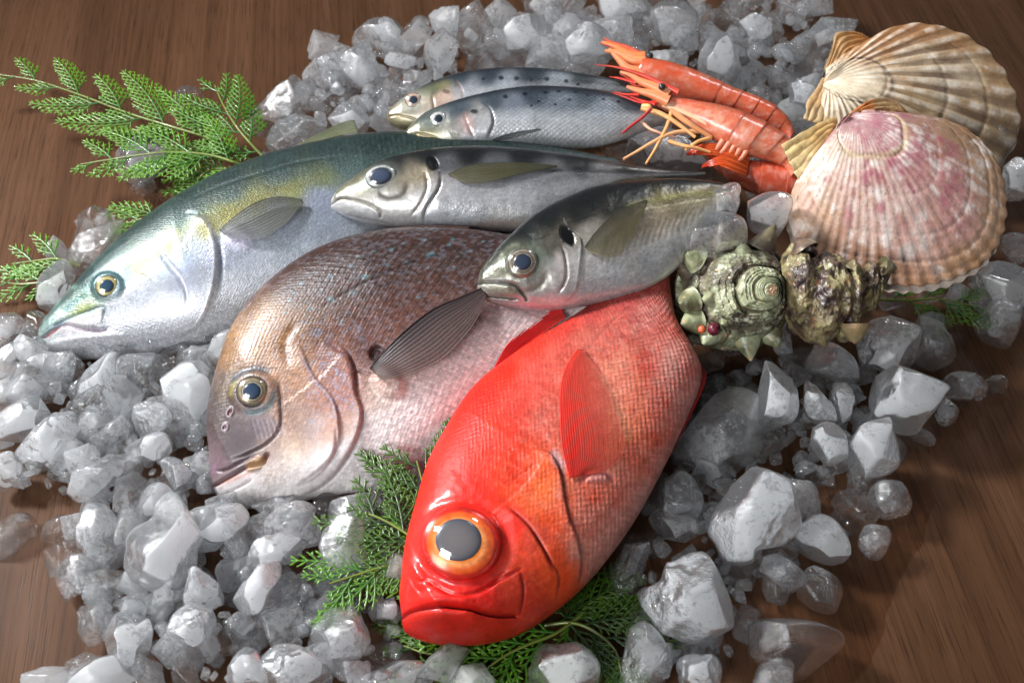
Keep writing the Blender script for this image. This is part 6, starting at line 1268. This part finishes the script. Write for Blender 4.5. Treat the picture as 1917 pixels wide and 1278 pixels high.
A(.1, .012, "clear rim of ice under the sprig's white lump", (235, 345), (262, 338), (300, 340), (285, 362), (255, 366))
A(.1, .015, "small clear lump on the wood behind the sprigs", (322, 180), (345, 160), (372, 165), (382, 190), (360, 210), (328, 205))
A(.5, .03, "frosted lump between the silver fish and the bream's nape", (388, 650), (410, 625), (448, 622), (440, 660), (415, 690), (395, 680))
A(.4, .025, "grey lump under the silver fish's belly, left of the bream", (322, 680), (350, 648), (395, 640), (398, 675), (370, 690))
def overlap_fix(): pass
random.shuffle
for k, (pts, mk, z, label) in enumerate(I): ice_from_outline(pts, mk, z, label, 11+k)

# smaller pieces filling the heaps
def inside(poly, x, y):
    c = False; n = len(poly)
    for i in range(n):
        x1, y1 = poly[i]; x2, y2 = poly[i-1]
        if (y1 > y) != (y2 > y) and x < (x2-x1)*(y-y1)/(y2-y1)+x1: c = not c
    return c
FISH_OUT = []
LM = [((160, 600), "the silver fish's mouth"), ((260, 655), "the silver fish's throat"), ((200, 535), "the silver fish's eye"), ((400, 915), "the bream's lips"), ((473, 733), "the bream's eye"), ((500, 950), "the bream's chin"), ((640, 930), "the bream's belly"), ((300, 1050), "the biggest white lump"), ((165, 985), "the rounded frosted lump"), ((480, 1100), "the smooth white crescent"), ((240, 1190), "the ragged white lump"), ((355, 1175), "the blocky frosted lump"), ((55, 780), "the upper white crusty lump"), ((100, 840), "the large crusty white lump"), ((200, 885), "the long glassy block"), ((355, 740), "the milky lump by the bream's eye"), ((635, 1190), "the oval lump by the red mouth"), ((550, 1250), "the large pale dome"), ((180, 1250), "the white lump at the bottom edge"), ((660, 1090), "the green sprig's tip"), ((755, 1170), "the red fish's mouth"), ((900, 1200), "the red fish's chin"), ((1050, 1240), "the lump on the bottom sprig"),
      ((1415, 965), "the largest smooth white lump"), ((1290, 1120), "the big wet white lump"), ((1450, 745), "the cracked white tooth"), ((1690, 745), "the square white block"), ((1555, 830), "the bright sugary lump"), ((1640, 840), "the ragged glassy lump"), ((1350, 800), "the largest glassy block"), ((1545, 1010), "the streaked fan lump"), ((1530, 1105), "the clear cup shaped piece"), ((1480, 1210), "the clear lens shaped lump"), ((1210, 1230), "the brownish bubbled lump"), ((1310, 1255), "the small white ball"), ((1665, 930), "the lone two toned cube"), ((1180, 1060), "the thin clear plates"), ((1365, 560), "the spiny turban shell"), ((1560, 560), "the brown turban shell"), ((1680, 400), "the pink shell"), ((1850, 540), "the sparkling lump at the right edge"),
      ((770, 190), "the further sardine's head"), ((900, 135), "the further sardine's back"), ((1080, 140), "the further sardine's tail"), ((670, 120), "the pale cube"), ((720, 70), "the top left frosted lump"), ((965, 60), "the sparkling top lump"), ((1095, 80), "the pale sparkling lump"), ((1165, 20), "the white top edge lump"), ((1260, 40), "the crystal like lump"), ((1345, 115), "the pyramid lump"), ((1410, 50), "the white flake"), ((1500, 175), "the lump by the striped shell's hinge"), ((1550, 65), "the smoky lump"), ((1140, 90), "the further prawn's snout"), ((1380, 190), "the further prawn's back"), ((1590, 130), "the striped shell"), ((530, 200), "the biggest clear lump"), ((650, 225), "the frosted lump by the fish's fin"), ((620, 130), "the smoky clear cube"), ((1220, 280), "the lump under the prawn legs"), ((720, 700), "the bream's side fin"), ((1100, 800), "the red fish's side fin")]
USED = set()
def describe(kind, x, y, s):
    size = "tiny" if s < 62 else "small" if s < 78 else "middling" if s < 94 else "large"
    d = sorted(LM, key=lambda q: (q[0][0]-x)**2+(q[0][1]-y)**2)
    for k in range(4):
        (a, b), nm = d[k]; dx, dy = x-a, y-b; r = math.hypot(dx, dy); o = math.degrees(math.atan2(dy, dx)) % 360
        dr = ["right of", "below and right of", "below", "below and left of", "left of", "above and left of", "above", "above and right of"][int(((o+22.5) % 360)//45)]
        for near in ("", "close "):
            t = f"{size} {kind} ice piece {near if r > 25 else ''}{dr} {nm}"
            if t not in USED: USED.add(t); return t
    t = f"{size} {kind} ice piece between {d[0][1]} and {d[1][1]}"; USED.add(t); return t
def scatter(region, count, smin, smax, zfun, weights, label, group, seed, avoid=0.6, pad=0.60, gap=None):
    rg = np.random.default_rng(seed); xs = [p[0] for p in region]; ys = [p[1] for p in region]; pts = []; tries = 0
    while len(pts) < count and tries < count*60:
        tries += 1; x = rg.uniform(min(xs), max(xs)); y = rg.uniform(min(ys), max(ys))
        if not inside(region, x, y): continue
        s = rg.uniform(smin, smax)*(0.8+0.3*y/1278)
        if any((x-a)**2+(y-b)**2 < ((s+c)*0.5*pad)**2 for a, b, c in pts): continue
        pts.append((x, y, s))
    for x, y, s in pts:
        z = zfun(x, y, rg); P = gpt(x, y, z); d = (P-CAM) @ Fv; sz = s/FPX*d
        mi = int(rg.choice(4, p=weights)); k = int(rg.integers(0, len(PROTO))); me = proto_mesh(k, mi)
        o = bpy.data.objects.new(NAMES[mi], me); C.objects.link(o)
        o.rotation_euler = tuple(rg.uniform(0, 6.28, 3)); f_ = sz/0.036; sc3 = rg.uniform(0.85, 1.15, 3)*f_; o.scale = tuple(sc3)
        o.location = (P[0], P[1], max(P[2], sz*0.34)); 
        lab = describe(['clear', 'veiled grey', 'cloudy', 'white'][mi], x, y, s)
        tag(o, lab, 'ice', group)
def L4(where): return ["small clear ice piece %s" % where, "small veiled grey ice piece %s" % where, "small cloudy ice piece %s" % where, "small white ice piece %s" % where]
low = lambda h0, h1: (lambda x, y, rg: rg.uniform(h0, h1))
scatter([(0, 590), (60, 650), (120, 680), (300, 660), (420, 630), (400, 800), (400, 930), (480, 960), (640, 935), (770, 900), (750, 1000), (740, 1190), (800, 1230), (900, 1278), (60, 1290), (230, 1240), (140, 1140), (110, 1040), (190, 930), (80, 900), (0, 900)], 92, 66, 108, low(0.008, 0.026), [.30, .34, .26, .10], L4("in the heap left of the red fish"), 'small ice in the left heap', 1)
scatter([(1270, 650), (1400, 700), (1500, 650), (1620, 700), (1640, 800), (1690, 860), (1610, 930), (1590, 1000), (1500, 1080), (1460, 1110), (1380, 1200), (1270, 1278), (1180, 1278), (1190, 1150), (1150, 1110), (1200, 980), (1290, 800)], 42, 60, 104, low(0.008, 0.020), [.60, .27, .10, .03], L4("in the heap right of the red fish"), 'small ice in the right heap', 2)
scatter([(1640, 560), (1740, 545), (1917, 480), (1917, 640), (1850, 700), (1780, 800), (1690, 830), (1760, 700), (1640, 600)], 14, 40, 70, low(0.008, 0.02), [.5, .35, .15, 0], L4("near the right edge below the pink shell"), 'small ice at the right edge', 3)
topz = lambda x, y, rg: 0.012+rg.uniform(0.3, 1.0)*0.05*sstep(580, 800, np.array(x))*sstep(-80, 60, np.array(y))
scatter([(590, 90), (680, 40), (760, 70), (880, 20), (990, -10), (1500, -10), (1600, 40), (1560, 70), (1510, 210), (1480, 230), (1400, 180), (1200, 105), (1130, 90), (1130, 150), (960, 128), (850, 138), (760, 180), (730, 235), (620, 250), (500, 230), (580, 150)], 92, 70, 118, topz, [.12, .38, .36, .14], L4("in the heap behind the sardines and prawns"), 'small ice in the top heap', 4)
scatter([(30, 560), (110, 440), (170, 390), (230, 430), (120, 560), (60, 640)], 5, 40, 60, low(0.01, 0.02), [.4, .4, .2, 0], L4("in front of the silver fish's forehead"), 'small ice by the silver fish', 6)
scatter([(1130, 280), (1340, 300), (1480, 370), (1480, 450), (1300, 560), (1270, 650), (1480, 680), (1600, 650), (1660, 600), (1500, 620), (1250, 420)], 14, 50, 80, low(0.015, 0.035), [.5, .35, .15, 0], L4("under the prawns and turban shells"), 'small ice under the shells', 7)
scatter([(480, 520), (900, 560), (1150, 640), (1180, 800), (1050, 1000), (850, 1050), (640, 900), (520, 820), (460, 700)], 10, 60, 90, low(0.004, 0.010), [.3, .4, .3, 0], L4("bedded under the bream and red fish"), 'small ice under the fish', 8)

# crushed chips between the chunks: too many and too small to count
def crushed():
    rg = np.random.default_rng(77); v, f = ico(2); parts = []
    regs = [([(0, 600), (420, 640), (400, 930), (640, 950), (760, 930), (740, 1200), (800, 1270), (120, 1280), (230, 1200), (120, 1100), (180, 960), (60, 900), (0, 900)], 520, 0.004, 0.024),
            ([(1280, 700), (1500, 660), (1640, 720), (1690, 860), (1600, 960), (1500, 1090), (1380, 1220), (1180, 1278), (1180, 1150), (1290, 850)], 200, 0.003, 0.014),
            ([(600, 110), (700, 50), (900, 30), (1500, 0), (1590, 60), (1500, 220), (1400, 170), (1150, 90), (960, 125), (850, 135), (720, 230), (500, 240)], 380, 0.01, 0.055)]
    for reg, cnt, z0, z1 in regs:
        xs = [p[0] for p in reg]; ys = [p[1] for p in reg]; k = 0
        while k < cnt:
            x = rg.uniform(min(xs), max(xs)); y = rg.uniform(min(ys), max(ys))
            if not inside(reg, x, y): continue
            k += 1; z = rg.uniform(z0, z1); c = gpt(x, y, z); r = rg.uniform(0.0025, 0.0085)
            P = v*chunk_radius(v, rg, True, 20)[:, None]*rg.uniform(0.5, 1.2, 3)*r; P = P@np.linalg.qr(rg.normal(size=(3, 3)))[0]+c
            vl = np.full(len(P), rg.uniform(0.2, 1.0)); parts.append((P, f, {'veil': vl, 'crust': vl*0.5}))
    # the bed of broken ice that carries the shells, prawns and fish
    v3, f3 = ico(3)
    bed = [([(1530, 120), (1700, 70), (1860, 130), (1880, 300), (1850, 440), (1700, 500), (1540, 450), (1500, 330), (1540, 230)], 60, 0.012, 0.066),
           ([(1290, 470), (1440, 470), (1620, 510), (1600, 600), (1440, 620), (1290, 610)], 30, 0.010, 0.040),
           ([(1200, 130), (1440, 220), (1480, 330), (1400, 300), (1240, 190)], 22, 0.012, 0.060),
           ([(800, 170), (1180, 160), (1230, 250), (820, 265)], 28, 0.010, 0.050),
           ([(500, 320), (780, 270), (1180, 310), (1300, 340), (1200, 500), (900, 420), (640, 480), (480, 480)], 46, 0.008, 0.026),
           ([(300, 480), (460, 430), (440, 560), (240, 620)], 10, 0.004, 0.008), ([(560, 560), (860, 480), (1150, 600), (1230, 720), (1000, 900), (700, 850), (520, 700)], 40, 0.004, 0.012)]
    for reg, cnt, z0, z1 in bed:
        xs = [p[0] for p in reg]; ys = [p[1] for p in reg]; k = 0
        while k < cnt:
            x = rg.uniform(min(xs), max(xs)); y = rg.uniform(min(ys), max(ys))
            if not inside(reg, x, y): continue
            z = z0+(z1-z0)*(k+1)/cnt; k += 1; c = gpt(x, y, z); r = rg.uniform(0.010, 0.017)
            P = v3*chunk_radius(v3, rg, True, 24)[:, None]*rg.uniform(0.6, 1.1, 3)*r; P = P@np.linalg.qr(rg.normal(size=(3, 3)))[0]+c; P[:, 2] = np.maximum(P[:, 2], 0.0012)
            parts.append((P, f3, ice_attrs(P, r*2, k)))
    V, F, A_ = join(parts); o = ob('crushed_ice', mk_mesh('crushed_ice', V, F, A_), ICE[1]); o['kind'] = 'stuff'
    tag(o, "broken ice bed under the shells and fish with chips between the larger chunks", 'ice')
crushed()
# ------------------------------------------------------------------ melt water on the wood
def water_material():
    m, nt, out = new_mat("melt_water"); tc = N(nt, 'ShaderNodeTexCoord').outputs['Object']
    b = N(nt, 'ShaderNodeBump', i_Strength=0.05, i_Distance=0.001); nt.links.new(noise(nt, tc, 60, 2), b.inputs['Height'])
    t = N(nt, 'ShaderNodeBsdfTransparent', i_Color=(0.90, 0.83, 0.75, 1)); g = N(nt, 'ShaderNodeBsdfGlossy', i_Roughness=0.07, i_Normal=b.outputs[0])
    f = N(nt, 'ShaderNodeFresnel', i_IOR=1.33, i_Normal=b.outputs[0]); mx = N(nt, 'ShaderNodeMixShader', i_0=math_(nt, 'MINIMUM', f.outputs[0], 0.06), i_1=t.outputs[0], i_2=g.outputs[0]); nt.links.new(mx.outputs[0], out.inputs[0]); return m
M_WATER = water_material()
def puddle(poly, label, h=0.0004):
    q = catmull(np.vstack([poly, poly[:1]]), 140)[:-1]; c = q.mean(0); rg = np.random.default_rng(int(c[0]))
    big = np.linalg.norm(q-c, axis=1).mean() > 90; q = c+(q-c)*(1+(0.10 if big else 0.0)*fbm(q, 1/25, 3, int(c[1]) % 50))[:, None]
    tg = np.roll(q, -1, 0)-np.roll(q, 1, 0); nn = np.stack([tg[:, 1], -tg[:, 0]], 1); nn /= np.linalg.norm(nn, axis=1)[:, None]+1e-9
    sgn = np.sign(((q-c)*nn).sum()); V = []
    for off, z in ((4.0, 0.00012), (0.0, 0.6*h), (-4.0, h)):
        X = q+nn*sgn*off; V.append(on_plane(X[:, 0], X[:, 1], V3([0, 0, 0.0]), V3([0, 0, 1.]))+V3([0, 0, z]))
    V = np.vstack(V); base = V3([V[:, 0].mean(), V[:, 1].mean(), 0]); n = len(q)
    V = V[2*n:]; V = np.vstack([V, V.mean(0)]); up_ = np.cross(V[0]-V[n], V[1]-V[n])[2] > 0; Fs = [((i, (i+1) % n, n) if up_ else ((i+1) % n, i, n)) for i in range(n)]
    o = ob('water_puddle', mk_mesh('water_puddle', V-base, Fs, smooth=False), M_WATER); o.location = base
    tag(o, label, 'puddle', 'melt water on the table')
puddle([(1470, 1010), (1560, 920), (1650, 880), (1730, 890), (1752, 930), (1735, 1000), (1700, 1060), (1672, 1120), (1655, 1180), (1640, 1230), (1590, 1285), (1500, 1296), (1430, 1250), (1430, 1110)], "wide wet patch on the wood round the clear ice at the lower right")
